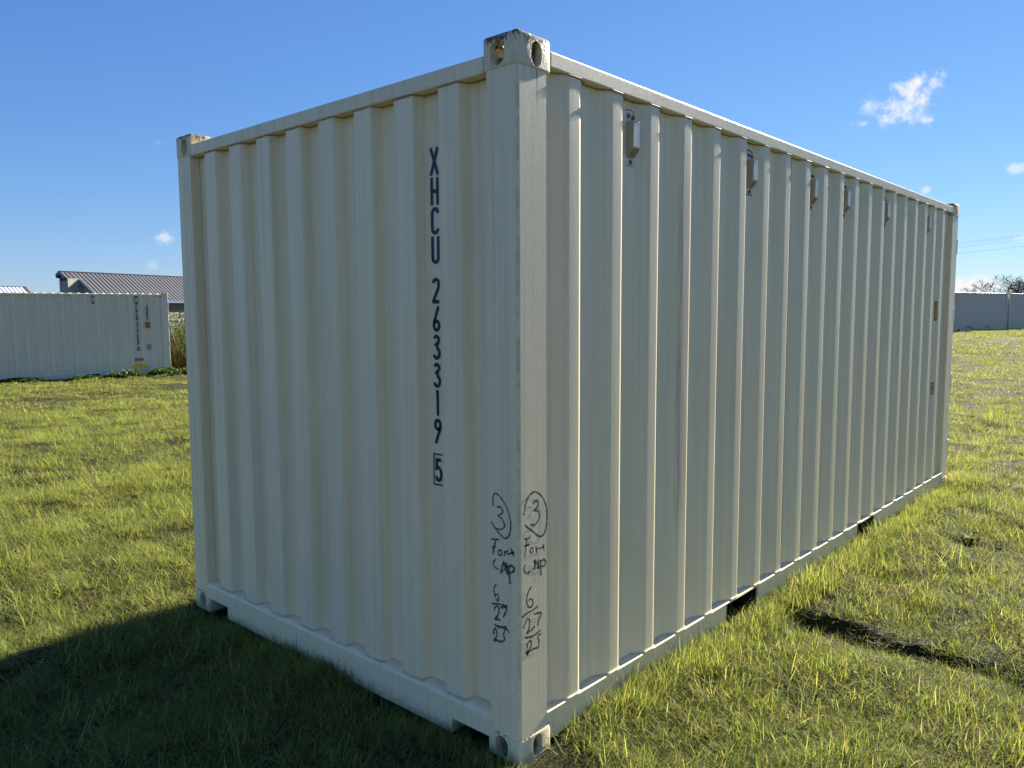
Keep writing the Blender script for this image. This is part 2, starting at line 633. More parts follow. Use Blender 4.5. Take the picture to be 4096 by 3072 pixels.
def soil_mat():
    m, nt, b = material('lawn_soil')
    co = nt.n('ShaderNodeTexCoord').outputs['Object']
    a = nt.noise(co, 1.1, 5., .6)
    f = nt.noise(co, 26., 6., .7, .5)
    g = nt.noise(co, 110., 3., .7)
    soil = nt.mix(nt.ramp(f, .3, .7), (.012, .009, .006), (.045, .032, .019))  # ground tones kept dark so the gaps between tufts read as shadow
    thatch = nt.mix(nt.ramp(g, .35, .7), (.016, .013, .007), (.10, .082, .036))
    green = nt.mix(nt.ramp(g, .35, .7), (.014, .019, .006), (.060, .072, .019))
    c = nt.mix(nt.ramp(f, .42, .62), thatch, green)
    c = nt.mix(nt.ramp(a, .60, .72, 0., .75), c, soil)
    nt.put(b.inputs['Base Color'], c)
    b.inputs['Roughness'].default_value = .95
    b.inputs['Specular IOR Level'].default_value = .1
    bp = nt.n('ShaderNodeBump')
    bp.inputs['Strength'].default_value = .8
    bp.inputs['Distance'].default_value = .03
    nt.put(bp.inputs['Height'], nt.math('ADD', f, nt.math('MULTIPLY', g, .5)))
    nt.put(b.inputs['Normal'], bp.outputs[0])
    return m


M_SOIL = soil_mat()
gx = axis_coords(-1500., 1500., -3.4, 3.0, .035, 1.085)
gy = axis_coords(-900., 1800., -1.9, 5.0, .035, 1.085)
GX, GY = np.meshgrid(gx, gy, indexing='xy')
GZ = ground_z(GX, GY)
nx, ny = len(gx), len(gy)
ids = np.arange(nx * ny).reshape(ny, nx)
quads = np.stack([ids[:-1, :-1], ids[:-1, 1:], ids[1:, 1:], ids[1:, :-1]], -1).reshape(-1, 4)
gme = bpy.data.meshes.new('ground')
gme.from_pydata(np.stack([GX.ravel(), GY.ravel(), GZ.ravel()], -1).tolist(), [], quads.tolist())
gme.polygons.foreach_set('use_smooth', [True] * len(gme.polygons))
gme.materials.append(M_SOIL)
ground = link_mesh('ground', gme)
tag(ground, 'gently uneven grassy ground that the shipping containers stand on', 'ground', kind='structure')


# ---------------------------------------------------------------- shipping containers
CW, CH = 2.438, 2.591


def casting_mesh():
    """corner casting in the +x -y +z corner: corner at 0,0,0, body towards -x, +y, -z"""
    tmp = []

    def tobj(mb, nm):
        o = mb.obj(nm, None)
        tmp.append(o)
        return o
    body = tobj(MB().box(-.162, 0, 0, .178, -.118, 0), 'tmp_body')
    bv = body.modifiers.new('b', 'BEVEL')
    bv.width = .013
    bv.segments = 3
    bv.limit_method = 'NONE'

    def oval(ca, cb, wa, hb, n=10):
        r = wa / 2
        s = hb / 2 - r
        pts = []
        for i in range(n + 1):
            t = math.pi * i / n
            pts.append((ca + r * math.cos(t), cb + s + r * math.sin(t)))
        for i in range(n + 1):
            t = math.pi + math.pi * i / n
            pts.append((ca + r * math.cos(t), cb - s + r * math.sin(t)))
        return pts
    cuts = [MB().box(-.135, -.027, .027, .151, -.135, -.026),
            MB().prism(oval(-.092, -.064, .063, .082), 1, -.05, .08),
            MB().prism(oval(.0985, -.064, .052, .082), 0, -.08, .05),
            MB().prism(oval(-.089, .1015, .063, .120), 2, -.08, .05)]
    for i, mb in enumerate(cuts):
        o = tobj(mb, 'tmp_cut')
        m = body.modifiers.new('c%d' % i, 'BOOLEAN')
        m.operation = 'DIFFERENCE'
        m.object = o
        m.solver = 'EXACT'
    dg = bpy.context.evaluated_depsgraph_get()
    me = bpy.data.meshes.new_from_object(body.evaluated_get(dg))
    V = [tuple(v.co) for v in me.vertices]
    F = [tuple(p.vertices) for p in me.polygons]
    for o in tmp:
        bpy.data.objects.remove(o, do_unlink=True)
    return V, F


CAST_V, CAST_F = casting_mesh()


def castings(root, L, mat_top, mat_low):
    for ix in (0, 1):
        for iy in (0, 1):
            for iz in (0, 1):
                v = []
                for x, y, z in CAST_V:
                    X = x if ix == 0 else -CW - x
                    Y = y if iy == 0 else L - y
                    Z = CH + z if iz == 0 else -z
                    v.append((X, Y, Z))
                mb = MB().add(v, CAST_F)
                mb.obj('corner_casting', mat_top if iz == 0 else mat_low, root, smooth=35)


def side_profile(n, first, pitch, ow, sl, d, a, b, i0, i1):
    """t runs a..b for ribs i0..i1-1 (rib i has its far outer edge at first + pitch*i)"""
    p = [(a, d)]
    for i in range(i0, i1):
        r = first + pitch * i
        p += [(r - ow - sl, d), (r - ow, 0), (r, 0), (r + sl, d)]
    p.append((b, d))
    return fillet(p, .006, 2)


def rough_tube(pts, r, seed, amp=.35):
    q = random.Random(seed)
    return [r * (1 + amp * (q.random() - .5)) for _ in pts]


def container(name, label, loc, rz, L, n, first, pitch, ow, sl, M, panels=5, roof_pitch=.222, fine=True, group=None, d=.036):
    root = thing(name, label, 'shipping container', loc, rz, group)
    so = -.0045                                      # outer plane of the side corrugation
    castings(root, L, M['cast'], M['castlow'])
    # corner posts
    r = .010

    def post_poly(side, end, w_end, w_side):
        arc = [(-.003 - r + r * math.sin(R(t)), .003 + r - r * math.cos(R(t))) for t in range(0, 91, 15)]
        p = [(-w_end, .003)] + arc + [(-.003, w_side - .004), (-.007, w_side), (-.062, w_side), (-.062, .055), (-w_end, .055)]
        return [((x if side == 0 else -CW - x), (y if end == 0 else L - y)) for x, y in p]
    for side in (0, 1):
        for end in (0, 1):
            MB().prism(post_poly(side, end, .145 if end == 0 else .10, .158 if end == 0 else .205), 2, .114, 2.477).obj(
                'corner_post', M['post'], root, smooth=40, crisp=True)
    # rails
    MB().box(-CW + .160, -.160, .002, .062, 2.474, 2.533).obj('top_end_rail', M['rail'], root, bevel=.005)
    MB().box(-CW + .160, -.160, L - .10, L - .004, 2.46, 2.545).obj('door_header', M['rail'], root, bevel=.005)
    for sgn in (0, 1):
        x0, x1 = (-.062, -.002) if sgn == 0 else (-CW + .002, -CW + .062)
        MB().box(x0, x1, .176, L - .176, 2.500, 2.557).obj('top_side_rail', M['rail'], root, bevel=.006)
    # sill under the blank end, cut out beside both castings
    mb = MB()

    def sill_poly(zb):
        return [(.001, zb), (.001, .148)] + [(.001 + .022 - .022 * math.cos(R(t)), .148 + .022 * math.sin(R(t))) for t in (20, 40, 60, 80)] + [(.040, .174), (.080, .175), (.080, zb)]
    for a, b, zb in ((-2.077, -.353, .022), (-CW + .1455, -2.077, .088), (-.353, -.1455, .080)):
        mb.prism(sill_poly(zb), 0, a, b)
    mb.obj('end_sill', M['sill'], root, smooth=30, crisp=True)
    MB().box(-CW + .160, -.160, L - .14, L - .004, .02, .165).obj('door_sill', M['sill'], root, bevel=.004)
    # side sills with fork pockets
    pk = [(1.633, 1.992), (3.628, 3.990)] if L < 7 else [(5.0, 5.36), (6.9, 7.26)]
    for sgn in (0, 1):
        mb = MB()
        fx = (lambda x: x) if sgn == 0 else (lambda x: -CW - x)
        web = [(-.012, .046), (-.012, .153), (-.006, .156), (-.001, .158), (-.001, .163), (-.004, .1655), (-.080, .169), (-.080, .161), (-.018, .155), (-.018, .054), (-.050, .054), (-.050, .046)]
        strap = [(-.001, .158), (-.004, .1655), (-.080, .169), (-.080, .156), (-.003, .155)]
        cuts = [.159] + [q for p_ in pk for q in p_] + [L - .176]
        for i in range(len(cuts) - 1):
            mb.prism([(fx(x), z) for x, z in (web if i % 2 == 0 else strap)], 1, cuts[i], cuts[i + 1])
        mb.obj('side_sill', M['sill'], root)
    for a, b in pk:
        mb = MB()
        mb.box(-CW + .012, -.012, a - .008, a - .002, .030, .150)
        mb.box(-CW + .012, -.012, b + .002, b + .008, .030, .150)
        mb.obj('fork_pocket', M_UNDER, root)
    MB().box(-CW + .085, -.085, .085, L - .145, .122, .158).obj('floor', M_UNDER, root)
    # long walls, welded from panels
    bnd = [.150] + [first + pitch * (round(n * (k + 1) / panels) - 1) + (pitch - ow) / 2 - .012 for k in range(panels - 1)] + [L - .200]
    idx = [round(n * k / panels) for k in range(panels + 1)]
    for k in range(panels):
        a, b = bnd[k] + (.0012 if k else 0), bnd[k + 1] - (.0012 if k < panels - 1 else 0)
        pr = side_profile(n, first, pitch, ow, sl, d, a, b, idx[k], idx[k + 1])
        pr = [(t, dd + (.0015 if k % 2 else 0)) for t, dd in pr]
        corrugated(pr, 'side', so, .1665, 2.502, nz=16, wave=.0005).obj('side_panel', M['wall'], root, smooth=50, crisp=True)
        if fine:
            pts = [(so - dd + .002, t, .1690) for t, dd in pr]
            MB().tube(pts, rough_tube(pts, .0040, k), 5).obj('weld_bead', M_BEAD, root, smooth=60)
            pts = [(so - dd + .002, t, 2.4990) for t, dd in pr]
            MB().tube(pts, rough_tube(pts, .0038, 30 + k, .8), 5).obj('weld_bead', M_TOPBEAD, root, smooth=60)
    pr = side_profile(n, first, pitch, ow, sl, d, .150, L - .20, 0, n)
    mb = corrugated(pr, 'side', so, .1665, 2.502)
    mb.v = [(-CW - x, y, z) for x, y, z in mb.v]
    mb.obj('side_panel', M['wall'], root, smooth=50, crisp=True)
    # blank end wall
    p = [(-2.300, .046)]
    for k in range(7, -1, -1):
        rr = -.289 - .2504 * k
        p += [(rr - .110 - .018, .046), (rr - .110, 0), (rr, 0), (rr + .018, .046)]
    p.append((-.135, .046))
    pr = fillet(p, .005, 2)
    corrugated(pr, 'end', .010, .172, 2.476, nz=16, wave=.0005).obj('end_panel', M['end'], root, smooth=50, crisp=True)
    if fine:
        pts = [(t, .010 + dd - .002, .1755) for t, dd in pr]
        MB().tube(pts, rough_tube(pts, .0045, 5), 5).obj('weld_bead', M_BEAD, root, smooth=60)
        pts = [(t, .010 + dd - .002, 2.4730) for t, dd in pr]
        MB().tube(pts, rough_tube(pts, .0038, 6, .8), 5).obj('weld_bead', M_TOPBEAD, root, smooth=60)
    # roof
    p, y = [(.05, .032), (.13, 0)], .16
    while y + roof_pitch < L - .1:
        p += [(y, 0), (y + .03, -.022), (y + roof_pitch * .45, -.022), (y + roof_pitch * .45 + .03, 0)]
        y += roof_pitch
    p.append((L - .05, 0))
    vs_, fs = [], []
    xs = [(-CW + .058, 0.), (-CW + .085, 1.), (-.085, 1.), (-.058, 0.)]
    for x, w in xs:
        vs_ += [(x, t, 2.560 - dd * w) for t, dd in p]
    m = len(p)
    for k in range(3):
        for i in range(m - 1):
            fs.append((k * m + i, k * m + i + 1, (k + 1) * m + i + 1, (k + 1) * m + i))
    MB().add(vs_, fs).obj('roof', M['roof'], root)
    # doors
    for a, b in ((-CW + .09, -CW / 2 - .004), (-CW / 2 + .004, -.09)):
        dr = MB().box(a, b, L - .075, L - .035, .17, 2.455).obj('door', M['wall'], root, bevel=.004)
        for t in (.3, .75):
            x = a + (b - a) * t
            MB().tube([(x, L - .018, .12), (x, L - .018, 2.5)], .014, 8).obj('lock_rod', M['post'], dr)
    for x in (-.026, -CW + .026):
        for z in (.38, 1.00, 1.60, 2.22):
            MB().box(x - .024, x + .024, L - .012, L + .016, z - .07, z + .07).obj('hinge', M['post'], root, bevel=.004)
    return root


def place_side(y, z, h):
    return (h - .002, y, z)


def vent(root, yc, zc, so=-.044, big=1.0, colored=True):
    w, hp = (.062, .210) if colored else (.095, .235)
    pl = MB().box(so - .001, so + .004, yc - w / 2, yc + w / 2, zc - hp / 2, zc + hp / 2).obj('vent', M_WHITE if colored else M_BROWN, root, bevel=.0015)
    x0, x1 = so + .004, so + .036
    cw = .026 if colored else .036
    zt, zk, zb = zc + .068, zc - .040, zc - .078
    mb = MB()
    mb.add([(x0, yc - cw, zb), (x0, yc + cw, zb), (x0, yc + cw, zt), (x0, yc - cw, zt),
            (x1, yc - cw, zk), (x1, yc + cw, zk), (x1, yc + cw, zt - .003), (x1, yc - cw, zt - .003)],
           [(0, 3, 7, 4), (1, 5, 6, 2), (3, 2, 6, 7), (0, 4, 5, 1), (0, 1, 2, 3), (4, 7, 6, 5)])
    mb.obj('cover', M_VENT, pl, bevel=.002)
    MB().box(x1 - .0005, x1 + .0015, yc - cw + .002, yc + cw - .002, zk + .003, zt - .005).obj('front_plate', M_VENTFACE, pl, bevel=.0006)
    nrm = Vector((zk - zb, 0, -(x1 - x0))).normalized() * .0012
    g = [Vector((x0 + .004, yc - cw + .004, zb + .005)), Vector((x0 + .004, yc + cw - .004, zb + .005)),
         Vector((x1 - .003, yc + cw - .004, zk - .004)), Vector((x1 - .003, yc - cw + .004, zk - .004))]
    MB().add([v - nrm * .5 for v in g] + [v + nrm for v in g],
             [(0, 1, 2, 3), (4, 7, 6, 5), (0, 4, 5, 1), (1, 5, 6, 2), (2, 6, 7, 3), (3, 7, 4, 0)]).obj('grille', M_GRILLE, pl)
    q = random.Random(int(yc * 1000))
    for dy, z in ((-.016, zc + .088), (.016, zc + .086), (0, zc - .092)):
        bm = bmesh.new()
        bmesh.ops.create_icosphere(bm, subdivisions=2, radius=.010)
        for v in bm.verts:
            v.co *= 1 + .3 * (q.random() - .5)
            v.co.x *= .8
            v.co += Vector((so + .005, yc + dy, z))
        me = bpy.data.meshes.new('rivet')
        bm.to_mesh(me)
        bm.free()
        me.materials.append(M_BROWN)
        link_mesh('rivet', me, pl)
    # run of sealant round the plate
    e = .003
    loop = [(so + .001, yc - w / 2 - e, zc - hp / 2 - e), (so + .001, yc + w / 2 + e, zc - hp / 2 - e)]
    MB().tube(loop, .0035, 5).obj('sealant', M_BROWN, pl)
    top = [(so + .001, yc - w / 2 - .004, zc + hp / 2 + .004), (so + .001, yc, zc + hp / 2 + .010), (so + .001, yc + w / 2 + e, zc + hp / 2 + .001)]
    MB().tube(top, .004, 5).obj('sealant', M_BROWN, pl)
    return pl


MAIN = dict(wall=M_WALL, end=M_END, post=M_POST, rail=M_RAIL, cast=M_CAST, castlow=M_CAST_LOW, sill=M_SILL, roof=M_RAIL)
box1 = container('shipping_container', 'large cream corrugated shipping container in the foreground with marker scrawl on its corner post',
                 (0, 0, 0), 0.0, 6.058, 20, .352, .2755, .070, .064, MAIN)
for k in (1, 5, 8, 10, 13, 17):
    vent(box1, .462 + .2755 * k, 2.350)


def place_end(depth):
    return lambda x, z, h: (x, depth - h, z)


pe = place_end(.0545)
zz = [2.275, 2.164, 2.053, 1.943, None, 1.786, 1.677, 1.568, 1.459, 1.350, 1.240]
for ch, z in zip('XHCU 263319', zz):
    if ch != ' ':
        letter(ch, -.469, z, .103 if ch in 'XHCU' else .098, pe, M_NAVY if ch in 'XHCU' else M_BLACK, box1, .138)
letter('5', -.467, 1.083, .094, pe, M_BLACK, box1, .14)
bxs = [(.0055, [(-.440, 1.099), (-.496, 1.099)]), (.0055, [(-.494, 1.101), (-.494, .976)]), (.0055, [(-.496, .978), (-.440, .978)]), (.0055, [(-.440, 1.101), (-.440, .976)])]
strokes_mb(bxs, pe).obj('check_digit_frame', M_BLACK, box1)
MARK_END= [[4,[[-0.1265,0.9564],[-0.1294,0.9841],[-0.1229,1.0016],[-0.1122,1.0065],[-0.0949,0.9989],[-0.0734,0.9791],[-0.0552,0.952],[-0.0451,0.9214],[-0.0435,0.8939],[-0.0497,0.8673],[-0.0621,0.8533],[-0.0744,0.8509],[-0.0929,0.8591],[-0.1116,0.8744],[-0.1272,0.888],[-0.1385,0.8992]]],[4,[[-0.1089,0.9561],[-0.1014,0.9606],[-0.089,0.958],[-0.0816,0.9499],[-0.0842,0.9401],[-0.0986,0.9307],[-0.103,0.9271],[-0.0862,0.9188],[-0.074,0.9046],[-0.0728,0.8932],[-0.0834,0.8829],[-0.0959,0.8787],[-0.1053,0.8788],[-0.1134,0.8787]]],[4.5,[[-0.1391,0.8346],[-0.1182,0.8377],[-0.0962,0.8406]]],[4.5,[[-0.1163,0.8367],[-0.1235,0.8083],[-0.1301,0.7808]]],[4,[[-0.1356,0.8049],[-0.114,0.8125]]],[4,[[-0.0903,0.8046],[-0.101,0.7977],[-0.103,0.785],[-0.0936,0.7836],[-0.0854,0.7915],[-0.0872,0.8015],[-0.0915,0.8043]]],[4,[[-0.0717,0.8046],[-0.0743,0.783]]],[4,[[-0.073,0.794],[-0.0655,0.8026],[-0.0551,0.808]]],[4.5,[[-0.0434,0.8206],[-0.0362,0.8072],[-0.0278,0.7927]]],[4,[[-0.0607,0.7938],[-0.0258,0.8093]]],[4,[[-0.1145,0.7651],[-0.1253,0.7556],[-0.1286,0.743],[-0.1192,0.7332],[-0.1022,0.7293]]],[6,[[-0.0751,0.7654],[-0.0846,0.7455],[-0.091,0.7176]]],[5,[[-0.0833,0.7505],[-0.0659,0.7589],[-0.0647,0.7451],[-0.0797,0.73]]],[6,[[-0.0721,0.7529],[-0.063,0.7337],[-0.06,0.7189]]],[7,[[-0.0561,0.7526],[-0.0514,0.7246],[-0.0473,0.6889]]],[6,[[-0.0536,0.7498],[-0.0383,0.7574],[-0.0268,0.7478],[-0.0342,0.7354],[-0.0507,0.7285]]],[3.5,[[-0.1134,0.6735],[-0.1243,0.658],[-0.1257,0.6433],[-0.1183,0.6235],[-0.1095,0.6098],[-0.1038,0.6151],[-0.1037,0.6309],[-0.1118,0.6356],[-0.1202,0.6278]]],[5,[[-0.1371,0.5942],[-0.0969,0.6013],[-0.0589,0.6037]]],[5,[[-0.1272,0.57],[-0.1221,0.5828],[-0.1094,0.5917],[-0.102,0.5822],[-0.1072,0.5581],[-0.1225,0.5388],[-0.1099,0.5414],[-0.0949,0.5424]]],[5,[[-0.0945,0.5898],[-0.0673,0.5967],[-0.0689,0.5794],[-0.0814,0.5573]]],[6,[[-0.1252,0.519],[-0.1076,0.5154],[-0.0827,0.5191],[-0.0649,0.524]]],[5,[[-0.1281,0.4792],[-0.1279,0.4953],[-0.1203,0.5039],[-0.1128,0.4957],[-0.115,0.476],[-0.1273,0.4564],[-0.1156,0.4612],[-0.0981,0.4617],[-0.0851,0.4646]]],[4.5,[[-0.0851,0.4646],[-0.0751,0.4766],[-0.0804,0.4933],[-0.0754,0.506],[-0.0719,0.5145],[-0.0605,0.515],[-0.0528,0.5059]]]]
MARK_SIDE= [[4.5,[[0.027,0.9423],[0.0341,0.9731],[0.0516,1.002],[0.0727,1.013],[0.0904,1.0136],[0.1154,0.9997],[0.1372,0.9769],[0.1518,0.9457],[0.1554,0.907],[0.1495,0.8701],[0.1369,0.8489],[0.1187,0.8444],[0.097,0.8554],[0.0721,0.8749],[0.0476,0.8918],[0.0323,0.9052]]],[5,[[0.0746,0.9723],[0.0903,0.981],[0.1046,0.976],[0.106,0.9616],[0.0937,0.9523],[0.083,0.9464],[0.0973,0.9446],[0.1116,0.9323],[0.1116,0.9159],[0.1008,0.9016],[0.0829,0.8936],[0.0638,0.9]]],[4.5,[[0.0279,0.8544],[0.0544,0.8531],[0.0587,0.8615]]],[4.5,[[0.0418,0.8513],[0.0382,0.8242],[0.0297,0.7928]]],[4.5,[[0.0264,0.8293],[0.0578,0.829]]],[4.5,[[0.0669,0.8152],[0.0598,0.8052],[0.0683,0.7956],[0.0768,0.8011],[0.0754,0.8118],[0.0669,0.8152]]],[4.5,[[0.0933,0.8138],[0.0954,0.7882]]],[4,[[0.0954,0.7996],[0.1055,0.8067]]],[4,[[0.1084,0.8008],[0.142,0.8025]]],[4,[[0.1317,0.8144],[0.1347,0.8018],[0.1405,0.7851]]],[4.5,[[0.0344,0.7609],[0.026,0.7481],[0.0328,0.7323],[0.0468,0.7259],[0.0588,0.7303]]],[7,[[0.0838,0.7674],[0.0866,0.7468],[0.0823,0.7314]]],[6,[[0.0867,0.7587],[0.1003,0.7482],[0.1039,0.7283]]],[5,[[0.104,0.7625],[0.1083,0.7462],[0.1089,0.727]]],[5,[[0.1156,0.7596],[0.1199,0.729],[0.1198,0.6993]]],[4.5,[[0.1185,0.7508],[0.139,0.7539],[0.1478,0.7387],[0.1389,0.7309],[0.1199,0.7328]]],[4.5,[[0.0678,0.6713],[0.05,0.6573],[0.0408,0.6363],[0.0428,0.6145],[0.0533,0.5996],[0.0675,0.5979],[0.0747,0.6077],[0.0733,0.6185],[0.0619,0.628],[0.0499,0.6219]]],[4.5,[[0.0126,0.5731],[0.0487,0.5809],[0.0797,0.583],[0.1037,0.5899]]],[4.5,[[0.0218,0.5323],[0.0346,0.5496],[0.0458,0.5574],[0.0541,0.553],[0.0569,0.539],[0.0512,0.5182],[0.0399,0.5067],[0.054,0.5098],[0.0709,0.512],[0.0863,0.5185]]],[5,[[0.0796,0.566],[0.0996,0.5631],[0.1209,0.5593],[0.1203,0.5519],[0.1081,0.5365],[0.1017,0.5167]]],[4.5,[[0.0304,0.4929],[0.0595,0.4869],[0.085,0.4866],[0.1179,0.4945]]],[5,[[0.0413,0.449],[0.0453,0.4673],[0.0566,0.4731],[0.065,0.4646],[0.0622,0.4504],[0.0435,0.431],[0.0357,0.4366],[0.0469,0.4404],[0.0423,0.4211]]],[4.5,[[0.0435,0.4234],[0.0536,0.4343],[0.0763,0.4362],[0.0992,0.4335],[0.1079,0.439],[0.1079,0.4582],[0.1005,0.4721],[0.1051,0.4801],[0.1208,0.4778]]]]
def hand(strokes, place, parent, seed):
    """each pen stroke its own small mesh, resampled with a slightly uneven line width"""
    q = random.Random(seed)
    for w, pts in strokes:
        P = [Vector(p) for p in pts]
        out = []
        for i in range(len(P) - 1):
            p0 = P[max(i - 1, 0)]
            p3 = P[min(i + 2, len(P) - 1)]
            for s in range(5):
                t = s / 5
                a, b = P[i], P[i + 1]
                out.append(.5 * ((2 * a) + (b - p0) * t + (2 * p0 - 5 * a + 4 * b - p3) * t * t + (3 * a - p0 - 3 * b + p3) * t ** 3))
        out.append(P[-1])
        ws = [w * .0016 * (.95 + .7 * (q.random() - .5)) for _ in out]
        ws = [w_ * 1.0 for w_ in ws]
        strokes_mb([(ws, [(v.x, v.y) for v in out])], place).obj('pen_stroke', M_MARK, parent)


hand(MARK_END, place_end(.003), box1, 1)
hand(MARK_SIDE, lambda y, z, h: (h - .003, y, z), box1, 2)
# labels near the door end, seen almost edge-on
rl = .352 + .2755 * 18 + .2755 - .070 - .064          # foot of the last but one flank, which faces the camera


def on_flank(s_, z, h):
    return (-.0405 + .4903 * s_ + .8716 * h, rl + .8716 * s_ - .4903 * h, z)


for z0, z1, mt in ((1.556, 1.722, M_ORANGE), (.915, 1.018, M_WHITE)):
    def slab(a0, a1, b0, b1, h0, h1):
        return MB().add([on_flank(a, z_, h) for h in (h0, h1) for a, z_ in ((a0, b0), (a1, b0), (a1, b1), (a0, b1))],
                        [(0, 3, 2, 1), (4, 5, 6, 7), (0, 1, 5, 4), (1, 2, 6, 5), (2, 3, 7, 6), (3, 0, 4, 7)])
    lb = slab(.024, .056, z0, z1, -.001, .0015).obj('label_plate', M_BLACK, box1)
    slab(.030, .050, z0 + .009, z1 - .009, .0012, .0022).obj('label_face', mt, lb)
    if mt is M_WHITE:
        strokes_mb([(.006, [(.034, .99), (.034, .945)]), (.004, [(.047, .99), (.040, .985), (.040, .957), (.047, .952)])],
                   lambda a, z_, h: on_flank(a, z_, h + .0022)).obj('label_print', M_BLACK, lb)

# pale container at the left
PALE = dict(wall=M_PAINT2, end=M_PAINT2, post=M_PAINT2, rail=M_PAINT2, cast=M_CAST, castlow=M_CAST_LOW, sill=M_PAINT2, roof=M_PAINT2)
box2 = container('shipping_container', 'pale shipping container at the left edge with orange stickers and weeds along its base',
                 (-23.818, 3.390, -.33), R(-8.416), 6.058, 18, .377, .3066, .072, .036, PALE, panels=5, fine=False, d=.046)
for y, z in ((3.93, 2.37), (5.13, 2.37)):
    vent(box2, y, z, colored=False)


def band(y0, y1, z0, z1, mat, name='sticker', parent=box2, x=-.0025):
    return MB().box(x - .002, x, y0, y1, z0, z1).obj(name, mat, parent)


pr2 = lambda y, z, h: (h - .0035, y, z)
z = 2.216
for ch in 'FXLU 319553':
    if ch != ' ':
        letter(ch, 5.118, z, .105, pr2, M_BLACK, box2, .20, 1.2)
        z -= .1185
    else:
        z -= .05
letter('5', 5.118, .934, .11, pr2, M_BLACK, box2, .20, 1.15)
strokes_mb([(.006, [(5.083, .945), (5.083, .805)]), (.006, [(5.153, .945), (5.153, .805)]), (.006, [(5.08, .808), (5.156, .808)])], pr2).obj('check_digit_frame', M_BLACK, box2)
z = 2.216
for ch in '22G1':
    letter(ch, 5.417, z, .108, pr2, M_BLACK, box2, .20, 1.2)
    z -= .119
s = band(5.362, 5.485, 1.505, 1.695, M_BLACK)
band(5.374, 5.473, 1.517, 1.683, M_ORANGE, 'sticker_face', s, -.0015)
st = [(.011, [(5.385 + .02 * i, 1.665), (5.385 + .02 * i, 1.615)]) for i in range(5)] + [(.010, [(5.382, 1.600), (5.466, 1.600)])] + \
     [(.012, [(5.388 + .022 * i, 1.580), (5.388 + .022 * i, 1.532)]) for i in range(4)]
strokes_mb(st, lambda y, z, h: (h - .0016, y, z)).obj('sticker_print', M_BLACK, s)
s = strokes_mb([(.009, [(5.372, .988), (5.490, .988), (5.490, .880), (5.372, .880), (5.372, .992)]), (.008, [(5.412, .988), (5.412, .880)])], pr2).obj('code_frame', M_BLACK, box2)
letter('I', 5.392, .968, .07, pr2, M_BLACK, s, .14)
letter('C', 5.452, .968, .07, pr2, M_BLACK, s, .16)
letter('7', 5.410, .868, .055, pr2, M_BLACK, s, .18, 1.1)
letter('0', 5.448, .868, .055, pr2, M_BLACK, s, .18, 1.1)
s = band(5.009, 5.264, .488, .578, M_ORANGE)
strokes_mb([(.016, [(5.025 + .0255 * i, .565), (5.025 + .0255 * i, .50)]) for i in range(9) if i != 3], lambda y, z, h: (h - .0026, y, z)).obj('sticker_print', M_BROWN, s)
s = band(4.919, 5.345, .266, .391, M_YELLOW)
strokes_mb([(.010, [(5.05, .365), (5.21, .365)]), (.010, [(5.06, .315), (5.08, .315)]), (.010, [(5.18, .315), (5.22, .315)])],
           lambda y, z, h: (h - .0026, y, z)).obj('sticker_print', M_BROWN, s)

# two long grey containers far right
FAR = dict(wall=M_PAINT3, end=M_PAINT3, post=M_PAINT3, rail=M_PAINT3, cast=M_CAST, castlow=M_CAST_LOW, sill=M_PAINT3, roof=M_PAINT2)
FD = Vector((.215, .977))
FR = math.atan2(-FD.x, FD.y)
e = Vector((-9.10, 62.76))
o3 = e - FD * 12.192
box3 = container('shipping_container', 'long grey ribbed shipping container at the far right, partly behind the foreground container',
                 (o3.x, o3.y, .15), FR, 12.192, 52, .36, .2205, .075, .035, FAR, panels=10, roof_pitch=.2205, fine=False)
o4 = e + FD * .35
box4 = container('shipping_container', 'long grey ribbed shipping container cut off by the right edge of the picture',
                 (o4.x, o4.y, .15), FR, 12.192, 52, .36, .2205, .075, .035, FAR, panels=10, roof_pitch=.2205, fine=False)
for y0 in (6.2, 8.9):
    for j in range(3 if y0 < 7 else 2):
        band(y0 + j * .30, y0 + j * .30 + .22, .20, .34, M_ORANGE if j % 2 == 0 else M_BROWN, 'sticker', box3)
band(11.5, 11.56, 1.55, 1.70, M_BLACK, 'sticker', box3, -.003)
hs = band(11.47, 11.55, .92, 1.08, M_BROWN, 'door_handle', box3, .012)

# ---------------------------------------------------------------- buildings behind the left container
M_ROOF = simple('roof_metal', (.115, .108, .105), .45, .1, var=.06, nscale=1.5)
M_SEAM = simple('roof_seam', (.020, .024, .045), .5, .2)  # navy colour carries the dark of the seams' shaded sides
M_TRIM = simple('blue_trim', (.10, .15, .24), .5)
M_BEIGE = simple('beige_siding', (.24, .20, .14), .8, var=.06, nscale=2.)
M_BOARD = simple('grey_boards', (.34, .32, .27), .85, var=.15, nscale=3.)
M_DARK = simple('dark_soffit', (.03, .028, .03), .8)
M_WINDOW = simple('window_glass', (.03, .035, .05), .15)


